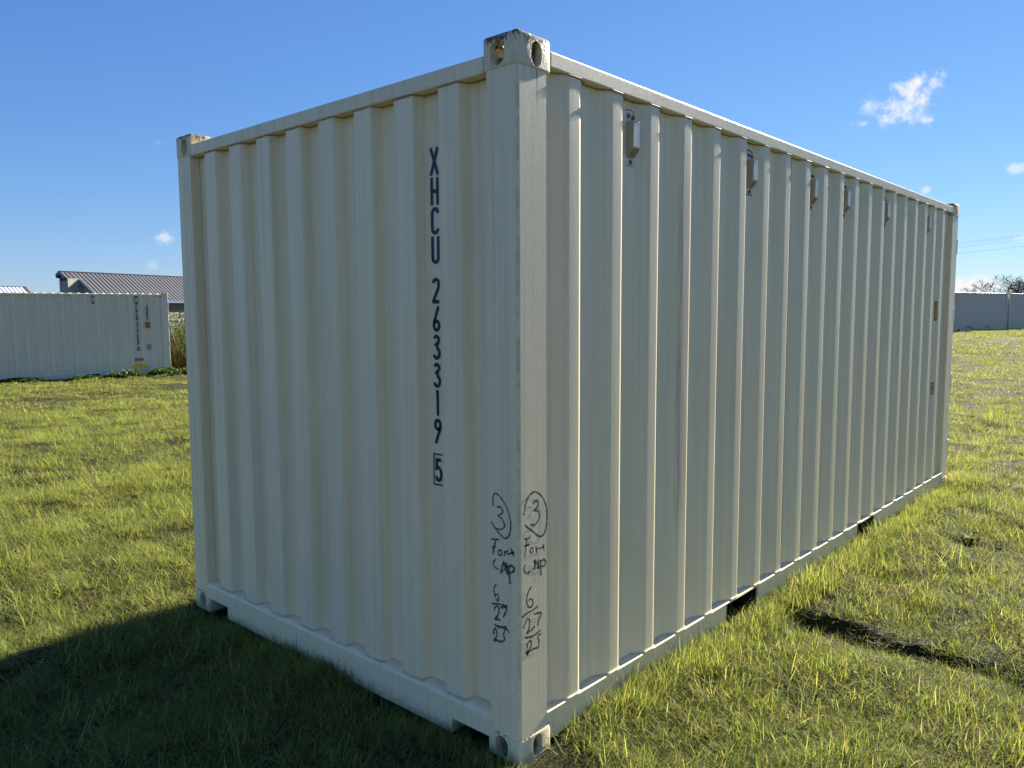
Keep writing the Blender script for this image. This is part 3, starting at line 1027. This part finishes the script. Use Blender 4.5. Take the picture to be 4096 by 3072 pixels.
def gable_building(name, label, p0, dirn, length, z_ridge, w, drop, panel, z_base, prow, white=False):
    """local frame: y along the ridge, x towards the camera side"""
    rz = math.atan2(-dirn.x, dirn.y)
    root = thing(name, label, 'building', (p0.x, p0.y, z_base), rz)
    H = z_ridge - z_base
    he = H - drop
    wl = w - .45
    hw = he + drop * .45 / w
    wall = MB()
    wb = .16
    wall.prism([(-wb, 0), (wl, 0), (wl, hw - .08), (0, H - .20), (-wb, H - .30)], 1, .25 + prow, length - .4)
    wall = wall.obj('wall', M_BEIGE, root)
    for i in range(6):
        xb = .06 + i * .45
        hb = H - .22 - (xb + .21) * drop / w
        MB().box(xb - .21, xb + .21, .23 + prow, .248 + prow, .4, hb - .12).obj('board', M_BOARD, wall)
    if prow > .1:
        tw = MB().box(-wb, .95, .10, prow + .3, 0, H - .62 - .95 * drop / w * 0).obj('gable_tower', M_BOARD, root)
        for i in range(3):
            MB().box(-wb + .37 * i + .01, -wb + .37 * i + .36, .08, .098, .3, H - .66).obj('board', M_BOARD, tw)
    for i in range(3):
        a = 7.0 + i * 4.2
        f = MB().box(wl, wl + .05, a, a + 1.2, he - 1.75, he - .65).obj('window', M_TRIM, root)
        MB().box(wl + .045, wl + .06, a + .08, a + 1.12, he - 1.67, he - .73).obj('pane', M_WINDOW, f)
    MB().box(wl + .002, wl + .05, .5 + prow, length - .5, he - 1.95, he - 1.83).obj('trim_band', M_TRIM, root)
    s = math.hypot(w, drop)
    ux, uz = w / s, -drop / s                       # down the slope
    nx_, nz_ = drop / s, w / s
    for side in (1, -1):
        w_, h_ = (w, he) if side > 0 else (.42, H - .42 * drop / w)
        p_ = prow if side > 0 else 0.
        rf = MB()
        rf.add([(0, p_, H - .05), (side * w_, p_, h_ - .05), (side * w_, length, h_ - .05), (0, length, H - .05),
                (0, p_, H - .01), (side * w_, p_, h_ - .01), (side * w_, length, h_ - .01), (0, length, H - .01)],
               [(0, 1, 2, 3), (4, 7, 6, 5), (0, 4, 5, 1), (1, 5, 6, 2), (2, 6, 7, 3), (3, 7, 4, 0)])
        rf = rf.obj('roof', M_DARK if side > 0 else M_ROOF, root)
        if side < 0:
            continue
        npan = int(length / panel)
        me_full = {}
        for i in range(npan):
            y0 = i * panel
            s0 = 0.0
            s1 = s if y0 >= prow - .01 else s * .22
            key = s1
            if key not in me_full:
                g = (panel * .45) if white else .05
                a = MB()
                t = .012
                v = [(ux * s0, g / 2, uz * s0), (ux * s1, g / 2, uz * s1), (ux * s1, panel - g / 2, uz * s1), (ux * s0, panel - g / 2, uz * s0)]
                a.add([(x, y, z_ - .02) for x, y, z_ in v] + [(x + nx_ * t, y, z_ + nz_ * t) for x, y, z_ in v],
                      [(0, 1, 2, 3), (4, 7, 6, 5), (0, 4, 5, 1), (1, 5, 6, 2), (2, 6, 7, 3), (3, 7, 4, 0)])
                b = MB()
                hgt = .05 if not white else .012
                ga = g / 2
                v = [(ux * s0, -ga, uz * s0), (ux * s1, -ga, uz * s1), (ux * s1, ga, uz * s1), (ux * s0, ga, uz * s0)]
                b.add([(x, y, z_ - .02) for x, y, z_ in v] + [(x + nx_ * hgt, y, z_ + nz_ * hgt) for x, y, z_ in v],
                      [(0, 1, 2, 3), (4, 7, 6, 5), (0, 4, 5, 1), (1, 5, 6, 2), (2, 6, 7, 3), (3, 7, 4, 0)])
                me_full[key] = (a.mesh('roof_panel', M_WHITE if white else M_ROOF), b.mesh('roof_seam', M_TRIM if white else M_SEAM))  # white panels and blue stripes paint in a glossy roof's reflections
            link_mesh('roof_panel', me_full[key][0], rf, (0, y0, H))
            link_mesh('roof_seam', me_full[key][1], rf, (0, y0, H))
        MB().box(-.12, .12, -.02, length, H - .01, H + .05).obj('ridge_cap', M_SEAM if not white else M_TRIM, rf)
        MB().box(w - .02, w + .10, prow, length, he - .16, he + .02).obj('gutter', M_TRIM, rf)
    # barge boards
    k = .22
    for side in (1,):
        q = [(0, H + .03), (side * w, he + .03), (side * w, he - .20), (0, H - .22)]
        MB().prism(q, 1, prow - .05, prow + .0).obj('barge_board', M_TRIM, root)
    for side in (1, -1):
        if prow > .1:
            k = .20 if side > 0 else .42 / w
            q = [(0, H + .04), (side * w * k, H - drop * k + .04), (side * w * k, H - drop * k - .24), (0, H - .24)]
            MB().prism(q, 1, -.06, 0.).obj('barge_board', M_TRIM, root)
            MB().prism([(0, H - .06), (side * w * k, H - drop * k - .06), (side * w * k, H - drop * k - .30), (side * .1, H - drop * k - .30)], 1, .01, prow + .3).obj('hood_soffit', M_DARK, root)
    return root


gable_building('metal_roof_house', 'beige building with a grey standing seam metal roof behind the pale container',
               Vector((-74.8, 23.7)), Vector((-.289, .957)), 26.0, 5.335, 3.6, 2.6, .425, -.85, 1.2)
gable_building('metal_roof_shed', 'distant building with a metal roof whose reflections are coloured in as white and blue stripes at the far left',
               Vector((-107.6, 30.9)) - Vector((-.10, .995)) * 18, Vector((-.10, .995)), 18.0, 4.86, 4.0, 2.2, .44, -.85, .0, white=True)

# ---------------------------------------------------------------- overhead wires
M_WIRE = simple('wire', (.12, .13, .15), .7)
WN = [('highest of the four', (-21.962, 106.295, 9.661), (-14.237, 100.34, 9.661)),
      ('second highest of the four', (-21.943, 106.276, 9.432), (-14.128, 99.686, 9.432)),
      ('third highest of the four', (-21.924, 106.247, 9.088), (-14.07, 99.407, 9.088)),
      ('lowest of the four', (-21.886, 106.199, 8.334), (-13.957, 98.899, 8.334))]
for which, a, b in WN:
    A, Bp = Vector(a), Vector(b)
    dv = Bp - A
    pts = []
    for i in range(31):
        t = -2.0 + 5.0 * i / 30
        pts.append(A + dv * t + Vector((0, 0, .10 * ((t - .5) ** 2 - .25))))
    wo_ = MB().tube(pts, .008, 5).obj('power_line', M_WIRE)
    tag(wo_, 'thin overhead wire in the sky at the right, %s' % which, 'power line', 'overhead wires at the right')

# ---------------------------------------------------------------- vegetation
def blade_mat(name, trans=.52, rough=.6, sheen=.07):
    m, nt, b = material(name)
    at = nt.n('ShaderNodeAttribute')
    at.attribute_name = 'tint'
    oi = nt.n('ShaderNodeObjectInfo')
    hsv = nt.n('ShaderNodeHueSaturation')
    nt.put(hsv.inputs['Hue'], nt.ramp(oi.outputs['Random'], 0., 1., .488, .510, smooth=False))
    nt.put(hsv.inputs['Value'], nt.ramp(nt.math('FRACT', nt.math('MULTIPLY', oi.outputs['Random'], 7.31)), 0., 1., .80, 1.18, smooth=False))
    nt.put(hsv.inputs['Color'], at.outputs['Color'])
    nt.put(b.inputs['Base Color'], hsv.outputs[0])
    b.inputs['Roughness'].default_value = rough
    b.inputs['Specular IOR Level'].default_value = sheen
    tr = nt.n('ShaderNodeBsdfTranslucent')
    br = nt.mix(1.0, hsv.outputs[0], (1.35, 1.25, .78), 'MULTIPLY')
    nt.put(tr.inputs['Color'], br)
    mx = nt.n('ShaderNodeMixShader')
    mx.inputs[0].default_value = trans
    nt.put(mx.inputs[1], b.outputs[0])
    nt.put(mx.inputs[2], tr.outputs[0])
    out = [n for n in m.node_tree.nodes if n.type == 'OUTPUT_MATERIAL'][0]
    m.node_tree.links.new(mx.outputs[0], out.inputs['Surface'])
    return m


M_BLADE = blade_mat('grass_blade')
M_LEAF = blade_mat('weed_leaf', .30, .5, .2)
GREENS = [(.205, .270, .064), (.255, .312, .077), (.310, .342, .093), (.140, .195, .051), (.38, .38, .125)]
STRAW = [(.38, .31, .16), (.30, .235, .11), (.43, .36, .20), (.24, .165, .08)]


def jit(c, q, a=.18):
    k = 1 + a * (q.random() * 2 - 1)
    return (c[0] * k * (1 + .1 * (q.random() - .5)), c[1] * k, c[2] * k * (1 + .3 * (q.random() - .5)), 1.0)


def add_blade(V, F, C, q, base, L, w, az, lean, bend, col, seg=4, twist=.6):
    """curved tapering blade: lean = initial angle from vertical, bend = extra angle towards the tip"""
    p = Vector(base)
    k = len(V)
    s = L / seg
    sa = az + math.pi / 2 + twist * (q.random() - .5)
    sd_ = Vector((math.cos(sa), math.sin(sa), .25 * (q.random() - .5)))
    for i in range(seg + 1):
        t = i / seg
        ww = w * (1 - t ** 1.6) * .5
        if i < seg:
            V.append(tuple(p + sd_ * ww))
            V.append(tuple(p - sd_ * ww))
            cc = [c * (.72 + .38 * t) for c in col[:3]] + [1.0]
            C.extend([cc, cc])
        else:
            V.append(tuple(p))
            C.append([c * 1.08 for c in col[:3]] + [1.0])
        a = lean + bend * (t + .5 / seg)
        p = p + Vector((math.cos(az) * math.sin(a), math.sin(az) * math.sin(a), math.cos(a))) * s
    for i in range(seg - 1):
        F.append((k + 2 * i, k + 2 * i + 1, k + 2 * i + 3, k + 2 * i + 2))
    F.append((k + 2 * (seg - 1), k + 2 * (seg - 1) + 1, k + 2 * seg))


def tint_mesh(name, V, F, C, mat):
    me = bpy.data.meshes.new(name)
    me.from_pydata(V, [], F)
    ca = me.color_attributes.new('tint', 'FLOAT_COLOR', 'POINT')
    ca.data.foreach_set('color', np.array(C, dtype=np.float32).ravel())
    me.polygons.foreach_set('use_smooth', [True] * len(me.polygons))
    me.materials.append(mat)
    return me


def tuft(name, seed, n, rad, l0, l1, straw, lean0, lean1, w0, w1, comb=None, bend=1.0):
    q = random.Random(seed)
    V, F, C = [], [], []
    for _ in range(n):
        r = rad * math.sqrt(q.random())
        a = q.random() * 6.283
        dry = q.random() < straw
        col = jit(q.choice(STRAW if dry else GREENS), q)
        L = l0 + (l1 - l0) * q.random() ** 1.5
        lean = lean0 + (lean1 - lean0) * q.random()
        if dry:
            lean = lean + .35
            L *= .85
        az = q.random() * 6.283 if comb is None or q.random() < .4 else comb + q.gauss(0, .6)
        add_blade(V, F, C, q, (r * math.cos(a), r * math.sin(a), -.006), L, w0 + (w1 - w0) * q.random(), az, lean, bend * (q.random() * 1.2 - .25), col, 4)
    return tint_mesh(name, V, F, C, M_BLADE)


tuft_col = bpy.data.collections.new('grass_tufts')
TUFTS = []


def reg(me):
    o = bpy.data.objects.new(me.name, me)
    tuft_col.objects.link(o)
    TUFTS.append(o)


for i in range(8):      # 0-7 matted lawn
    reg(tuft('tuft_a%d' % i, 100 + i, 150, .135, .026, .105, .28, .40, 1.42, .0019, .0037, comb=None if i % 2 else i * .9))
for i in range(4):      # 8-11 thatch and dry patches
    reg(tuft('tuft_b%d' % i, 200 + i, 130, .14, .025, .095, .70, .75, 1.45, .0017, .0034))
for i in range(4):      # 12-15 taller, upright
    reg(tuft('tuft_c%d' % i, 300 + i, 32, .07, .05, .135, .18, .10, .85, .0022, .0040, bend=1.2))
for i in range(3):      # 16-18 fine dark green clumps
    reg(tuft('tuft_d%d' % i, 400 + i, 140, .09, .035, .115, .10, .20, 1.20, .0018, .0034))
for i in range(4):      # 19-22 far lawn: wider blades, wider patch
    reg(tuft('tuft_e%d' % i, 500 + i, 220, .34, .030, .072, .28, .35, 1.25, .005, .010))

for i in range(3):      # 23-25 flat rosettes of broad leaves
    q = random.Random(600 + i)
    V, F, C = [], [], []
    for j in range(11 + 3 * i):
        add_blade(V, F, C, q, (q.gauss(0, .008), q.gauss(0, .008), 0), q.uniform(.035, .075), q.uniform(.010, .017), q.random() * 6.283,
                  q.uniform(.7, 1.3), q.uniform(0, .5), jit((.13, .19, .055), q, .25), 4)
    reg(tint_mesh('tuft_f%d' % i, V, F, C, M_BLADE))


def sample_grass():
    rs = np.random.RandomState(11)
    X, Y, I, S = [], [], [], []
    faz = math.atan2(FWD.y, FWD.x)
    zones = [(.5, 4.2, 1.0, 290., .92, 0), (4.2, 9., .90, 150., 1.0, 0), (9., 17., .86, 42., 1.3, 0), (17., 32., .80, 11.0, 1.0, 1), (32., 95., .74, 2.0, 1.7, 1)]
    for r0, r1, half, dens, sc, far in zones:
        n = int(dens * half * (r1 * r1 - r0 * r0))
        r = np.sqrt(rs.uniform(r0 * r0, r1 * r1, n))
        a = faz + rs.uniform(-half, half, n)
        x = CAM.x + r * np.cos(a)
        y = CAM.y + r * np.sin(a)
        # patchiness
        pn = np.zeros(n)
        for kx, ky, ph in ((1.7, .9, .3), (-1.1, 2.1, 1.9), (3.1, 2.7, .7), (-4.2, 3.3, 2.2), (6.3, -5.1, 4.0), (.45, -.38, 1.0), (9.1, 8.2, .4)):
            pn += np.sin(kx * x + ky * y + ph)
        pn /= 3.4
        u = rs.uniform(0, 1, n)
        w = rs.uniform(0, 1, n)
        if far:
            idx = 19 + rs.randint(0, 4, n)
        else:
            idx = rs.randint(0, 8, n)
            dry = u < np.clip(.20 + .14 * pn, .06, .5)
            idx = np.where(dry, 8 + rs.randint(0, 4, n), idx)
            idx = np.where((w > .86) & ~dry, 16 + rs.randint(0, 3, n), idx)
            idx = np.where((w < .028), 12 + rs.randint(0, 4, n), idx)
            idx = np.where((w > .028) & (w < .050), 23 + rs.randint(0, 3, n), idx)
        s = sc * np.exp(rs.normal(0, .26, n)) * (1 + .10 * -pn)
        keep = np.ones(n, bool)
        keep &= ~((x > -2.46) & (x < .025) & (y > -.02) & (y < 6.08))
        # hidden well behind the near container
        keep &= ~((x < -2.6) & (y > 6.5) & (x > -9) & (y < 12))
        # bare soil in the ruts and in a few worn spots
        s = np.where((np.hypot(x + .05, y + .05) < .45), s * .62, s)
        dr = y - rut_line(x)
        inr = (x > .08) & (x < 4.0)
        keep &= ~(inr & (dr > -.075) & (dr < .04) & (rs.uniform(0, 1, n) < .78))
        s = np.where(inr & (dr > -.34) & (dr < -.04), s * .6, s)
        idx = np.where(inr & (dr > -.42) & (dr < .04) & (idx >= 12) & (idx < 16), 3, idx)
        dr2 = y - (4.24 + .05 * np.sin(1.7 * x))
        inr2 = (x > .3) & (x < 3.4)
        keep &= ~(inr2 & (dr2 > -.12) & (dr2 < .04) & (rs.uniform(0, 1, n) < .9))
        s = np.where(inr2 & (dr2 > -.5) & (dr2 < -.05), s * .6, s)
        keep &= ~((pn > .9) & (rs.uniform(0, 1, n) < .4) & (far == 0))
        # other containers
        for bx, L in ((box2, 6.058), (box3, 12.192), (box4, 12.192)):
            c_, s_ = math.cos(-bx.rotation_euler.z), math.sin(-bx.rotation_euler.z)
            dx, dy = x - bx.location.x, y - bx.location.y
            lx, ly = c_ * dx - s_ * dy, s_ * dx + c_ * dy
            keep &= ~((lx > -2.5) & (lx < .08) & (ly > -.05) & (ly < L + .05))
        X.append(x[keep]); Y.append(y[keep]); I.append(idx[keep]); S.append(s[keep])
    # fringe that stands up against the foot of the near container
    fx, fy, fi, fs = [], [], [], []
    for _ in range(330):
        fx.append(rs.uniform(.03, .16)); fy.append(rs.uniform(.2, 6.1)); fi.append(rs.choice([12, 13, 14, 15, 16, 17, 18])); fs.append(rs.uniform(.7, 1.15))
    for _ in range(75):
        fx.append(rs.uniform(-2.55, 0.)); fy.append(rs.uniform(-.12, -.03)); fi.append(rs.choice([12, 13, 14, 15, 16, 17, 18])); fs.append(rs.uniform(.6, 1.05))
    for _ in range(16):
        fx.append(rs.uniform(.02, .35)); fy.append(rs.uniform(-.25, -.05)); fi.append(rs.choice([12, 13, 14, 15, 16])); fs.append(rs.uniform(.6, .95))
    X.append(np.array(fx)); Y.append(np.array(fy)); I.append(np.array(fi)); S.append(np.array(fs))
    return np.concatenate(X), np.concatenate(Y), np.concatenate(I), np.concatenate(S), rs


gxp, gyp, gi, gs, grs = sample_grass()
gzp = ground_z(gxp, gyp)
npt = len(gxp)
pme = bpy.data.meshes.new('grass')
pme.vertices.add(npt)
pme.vertices.foreach_set('co', np.stack([gxp, gyp, gzp], -1).astype(np.float32).ravel())
at = pme.attributes.new('idx', 'INT', 'POINT')
at.data.foreach_set('value', gi.astype(np.int32))
at = pme.attributes.new('rot', 'FLOAT_VECTOR', 'POINT')
at.data.foreach_set('vector', np.stack([grs.normal(0, .10, npt), grs.normal(0, .10, npt), grs.uniform(0, 6.283, npt)], -1).astype(np.float32).ravel())
at = pme.attributes.new('scl', 'FLOAT_VECTOR', 'POINT')
at.data.foreach_set('vector', np.stack([gs, gs, gs * grs.uniform(.75, 1.2, npt)], -1).astype(np.float32).ravel())
pme.materials.append(M_BLADE)
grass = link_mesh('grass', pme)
tag(grass, 'short patchy sunlit lawn grass with dry straw among the green', 'grass', kind='stuff')
ng = bpy.data.node_groups.new('grass_scatter', 'GeometryNodeTree')
ng.interface.new_socket('Geometry', in_out='INPUT', socket_type='NodeSocketGeometry')
ng.interface.new_socket('Geometry', in_out='OUTPUT', socket_type='NodeSocketGeometry')
gin = ng.nodes.new('NodeGroupInput')
gout = ng.nodes.new('NodeGroupOutput')
iop = ng.nodes.new('GeometryNodeInstanceOnPoints')
ci = ng.nodes.new('GeometryNodeCollectionInfo')
ci.inputs['Collection'].default_value = tuft_col
ci.inputs['Separate Children'].default_value = True
ci.inputs['Reset Children'].default_value = True
ng.links.new(gin.outputs[0], iop.inputs['Points'])
ng.links.new(ci.outputs[0], iop.inputs['Instance'])
iop.inputs['Pick Instance'].default_value = True
for nm, typ, sock in (('idx', 'INT', 'Instance Index'), ('rot', 'FLOAT_VECTOR', 'Rotation'), ('scl', 'FLOAT_VECTOR', 'Scale')):
    na = ng.nodes.new('GeometryNodeInputNamedAttribute')
    na.data_type = typ
    na.inputs['Name'].default_value = nm
    if nm == 'rot':
        er = ng.nodes.new('FunctionNodeEulerToRotation')
        ng.links.new(na.outputs['Attribute'], er.inputs[0])
        ng.links.new(er.outputs[0], iop.inputs[sock])
    else:
        ng.links.new(na.outputs['Attribute'], iop.inputs[sock])
ng.links.new(iop.outputs[0], gout.inputs[0])
md = grass.modifiers.new('scatter', 'NODES')
md.node_group = ng


# ------- broad-leaved weeds along the foot of the pale container
M_PETAL = simple('yellow_petal', (.75, .52, .03), .6)


def weed_patch(label, x, y, lx, ly, h, n, seed, flowers=0, rot=0.):
    q = random.Random(seed)
    root = thing('weed_patch', label, 'weeds', (x, y, float(ground_z(x, y))), rot, 'weeds along the pale container')
    V, F, C = [], [], []
    for _ in range(n):
        a = q.random() * 6.283
        r = math.sqrt(q.random())
        px, py = lx * r * math.cos(a), ly * r * math.sin(a)
        top = h * (1 - .55 * r * r) * (.8 + .4 * mnoise.noise(Vector((px * 3, py * 3, seed))))
        pz = top * q.random() ** .55
        s = .035 + .035 * q.random()
        d1 = Vector((q.gauss(0, 1), q.gauss(0, 1), q.gauss(0, .5))).normalized()
        up = Vector((q.gauss(0, .5), q.gauss(0, .5), 1)).normalized()
        d2 = d1.cross(up).normalized()
        p = Vector((px, py, pz))
        k = len(V)
        V += [tuple(p - d1 * s), tuple(p + d2 * s * .55 + up * s * .2), tuple(p + d1 * s), tuple(p - d2 * s * .55 + up * s * .2)]
        col = jit(q.choice([(.055, .105, .030), (.075, .13, .035), (.10, .15, .05)]), q, .3)
        C += [col] * 4
        F.append((k, k + 1, k + 2, k + 3))
    link_mesh('leaves', tint_mesh('leaves', V, F, C, M_LEAF), root)
    mb = MB()
    for _ in range(max(6, n // 60)):
        a = q.random() * 6.283
        r = math.sqrt(q.random()) * .9
        px, py = lx * r * math.cos(a), ly * r * math.sin(a)
        mb.tube([(px * .9, py * .9, -.02), (px, py, h * .6 * (1 - .5 * r * r))], .004, 4)
    mb.obj('stems', simple('weed_stem', (.10, .11, .05), .8), root)
    for _ in range(flowers):
        a = q.random() * 6.283
        px, py = lx * .7 * q.random() * math.cos(a), ly * .7 * math.sin(a)
        bm = bmesh.new()
        bmesh.ops.create_icosphere(bm, subdivisions=1, radius=.022)
        for v in bm.verts:
            v.co.z *= .5
            v.co += Vector((px, py, h * .95))
        me = bpy.data.meshes.new('flower')
        bm.to_mesh(me)
        bm.free()
        me.materials.append(M_PETAL)
        link_mesh('flower', me, root)
    return root


def on_box2(lx, ly):
    c_, s_ = math.cos(box2.rotation_euler.z), math.sin(box2.rotation_euler.z)
    return box2.location.x + c_ * lx - s_ * ly, box2.location.y + s_ * lx + c_ * ly


for lab, lx, ly, ax, ay, h, n, fl in (
        ('sparse low weeds at the left foot of the pale container', .38, 1.9, .22, .60, .16, 420, 0),
        ('small dark weed clump left of the flowering weeds by the pale container', .42, 3.45, .24, .42, .20, 700, 0),
        ('leafy weeds with yellow flowers under the stickers of the pale container', .42, 4.62, .28, .60, .25, 1700, 4),
        ('leafy weed clump at the right corner of the pale container', .40, 5.75, .28, .52, .26, 1500, 0),
        ('low weeds just past the right corner of the pale container', .30, 6.75, .30, .50, .24, 900, 0)):
    x, y = on_box2(lx, ly)
    weed_patch(lab, x, y, ax, ay, h, n, int(ly * 100), fl, box2.rotation_euler.z)

# ------- tall rank grass in the gap behind the pale container
q = random.Random(77)
V, F, C = [], [], []
tb = Vector((-27.2, 11.9))
for i in range(5600):
    px, py = q.uniform(-2.2, 3.4), q.uniform(-1.7, 3.2)
    dry = q.random() < .35
    L = q.uniform(.8, 2.15)
    col = jit(q.choice([(.12, .085, .03), (.16, .12, .045), (.09, .06, .022)] if dry else [(.075, .105, .022), (.10, .13, .028), (.055, .085, .018)]), q)  # tints darkened to put shade into the dense clump
    add_blade(V, F, C, q, (tb.x + px, tb.y + py, -.45), L, q.uniform(.014, .030), q.random() * 6.283, q.uniform(.0, .35), q.uniform(.2, 1.1), col, 5)
for i in range(3400):
    px, py = q.uniform(-1.6, 3.2), q.uniform(-1.5, 3.0)
    p = Vector((tb.x + px, tb.y + py, q.uniform(.75, 1.75) - .1 * abs(px)))
    s = q.uniform(.035, .07)
    d1 = Vector((q.gauss(0, 1), q.gauss(0, 1), q.gauss(0, .6))).normalized()
    d2 = d1.cross(Vector((q.gauss(0, .5), q.gauss(0, .5), 1))).normalized()
    k = len(V)
    V += [tuple(p - d1 * s), tuple(p + d2 * s * .6), tuple(p + d1 * s), tuple(p - d2 * s * .6)]
    col = jit(q.choice([(.06, .10, .025), (.085, .125, .033), (.045, .08, .02)]), q, .3)
    C += [col] * 4
    F.append((k, k + 1, k + 2, k + 3))
tg = link_mesh('tall_grass', tint_mesh('tall_grass', V, F, C, M_LEAF))
tag(tg, 'tall rank grass and brush in the gap behind the pale container', 'tall grass', kind='stuff')

# ------- bare trees and low shrubs on the skyline at the right
M_BARK = simple('bark', (.050, .040, .034), .9, var=.3, nscale=4.)
M_SHRUB = simple('shrub_leaf', (.035, .045, .022), .8, var=.35, nscale=2.)


def bare_tree(label, xy, top, seed, spread=1.0, stems=2):
    q = random.Random(seed)
    b = Vector(xy)
    gz_ = float(ground_z(b.x, b.y))
    root = thing('bare_tree', label, 'tree', (b.x, b.y, gz_), 0., 'bare trees on the skyline at the right')
    H = top - gz_
    trunk, crown = MB(), MB()

    def grow(p, d, L, r, lvl):
        pts, rs_ = [p], [r]
        seg = 4
        for i in range(seg):
            d = (d + Vector((q.gauss(0, .16), q.gauss(0, .16), q.gauss(0, .10) + .03))).normalized()
            p = p + d * L / seg
            pts.append(p)
            rs_.append(r * (1 - .5 * (i + 1) / seg))
        (trunk if lvl == 0 else crown).tube(pts, rs_, 6 if lvl < 2 else 4, cap=False)
        if lvl >= 5 or L < .12:
            return
        n = q.choice([2, 3, 3, 4]) if lvl < 4 else 3
        for j in range(n):
            k = pts[q.choice([2, 3, 4, 4])]
            ax = Vector((q.gauss(0, 1), q.gauss(0, 1), q.gauss(0, .45))).normalized()
            nd = (d * (.75) + ax * (.62 * spread)).normalized()
            grow(k, nd, L * q.uniform(.58, .80), max(.012, r * .52), lvl + 1)
    for s in range(stems):
        a = q.random() * 6.283
        grow(Vector((.15 * math.cos(a), .15 * math.sin(a), -.1)), Vector((.22 * math.cos(a), .22 * math.sin(a), 1)).normalized(), H * .34, .13, 0)
    zmax = max(v[2] for v in crown.v)
    k = H / zmax
    for mb in (trunk, crown):
        mb.v = [(x * k, y * k, z * k) for x, y, z in mb.v]
    trunk.obj('trunk', M_BARK, root)
    crown.obj('crown', M_BARK, root)
    return root


bare_tree('bare branching tree on the skyline above the join of the two grey containers', (-15.86, 104.92), 5.7, 5, .85)
bare_tree('bare tree on the skyline, second from the right edge', (-15.48, 109.25), 5.9, 12, .85)
bare_tree('bare tree on the skyline cut off by the right edge', (-14.28, 107.66), 5.6, 21, .9)
bare_tree('small bare bushy tree on the skyline left of the taller bare trees', (-16.84, 101.37), 3.75, 33, 1.2, 3)


def shrub(label, xy, top, rx, seed):
    q = random.Random(seed)
    b = Vector(xy)
    gz_ = float(ground_z(b.x, b.y))
    root = thing('shrub', label, 'shrub', (b.x, b.y, gz_), 0., 'low shrubs on the skyline')
    H = top - gz_
    V_, F_ = [], []
    for _ in range(1500):
        a, r = q.random() * 6.283, q.random() ** .5
        t = q.random()
        px, py = rx * r * math.cos(a), rx * r * math.sin(a)
        pz = H * (.15 + .85 * t) * (1 - .35 * r) * (.82 + .36 * mnoise.noise(Vector((px * 2, py * 2, seed))) + .1)
        s_ = q.uniform(.05, .11)
        d1 = Vector((q.gauss(0, 1), q.gauss(0, 1), q.gauss(0, 1))).normalized()
        d2 = d1.cross(Vector((q.gauss(0, 1), q.gauss(0, 1), 1))).normalized()
        p = Vector((px, py, pz))
        k = len(V_)
        V_ += [tuple(p - d1 * s_), tuple(p + d2 * s_ * .5), tuple(p + d1 * s_), tuple(p - d2 * s_ * .5)]
        F_.append((k, k + 1, k + 2, k + 3))
    me = bpy.data.meshes.new('foliage')
    me.from_pydata(V_, [], F_)
    me.materials.append(M_SHRUB)
    link_mesh('foliage', me, root)
    mb = MB()
    for _ in range(7):
        a = q.random() * 6.283
        mb.tube([(.1 * math.cos(a), .1 * math.sin(a), -.1), (.6 * rx * math.cos(a), .6 * rx * math.sin(a), H * .75)], .03, 5)
    mb.obj('stem', M_BARK, root)


for lab, xy, top, rx, sd_ in (
        ('dark low shrub on the skyline right beside the foreground container', (-18.64, 92.73), 3.75, 1.6, 1),
        ('dark low shrub on the skyline near the small white cloud', (-17.57, 95.05), 3.62, 1.7, 2),
        ('dark shrub at the foot of the leftmost tall bare tree', (-16.12, 97.74), 3.72, 2.6, 3),
        ('dark shrub at the foot of the bare trees by the right edge', (-14.23, 99.63), 3.70, 2.8, 4)):
    shrub(lab, xy, top, rx, sd_)
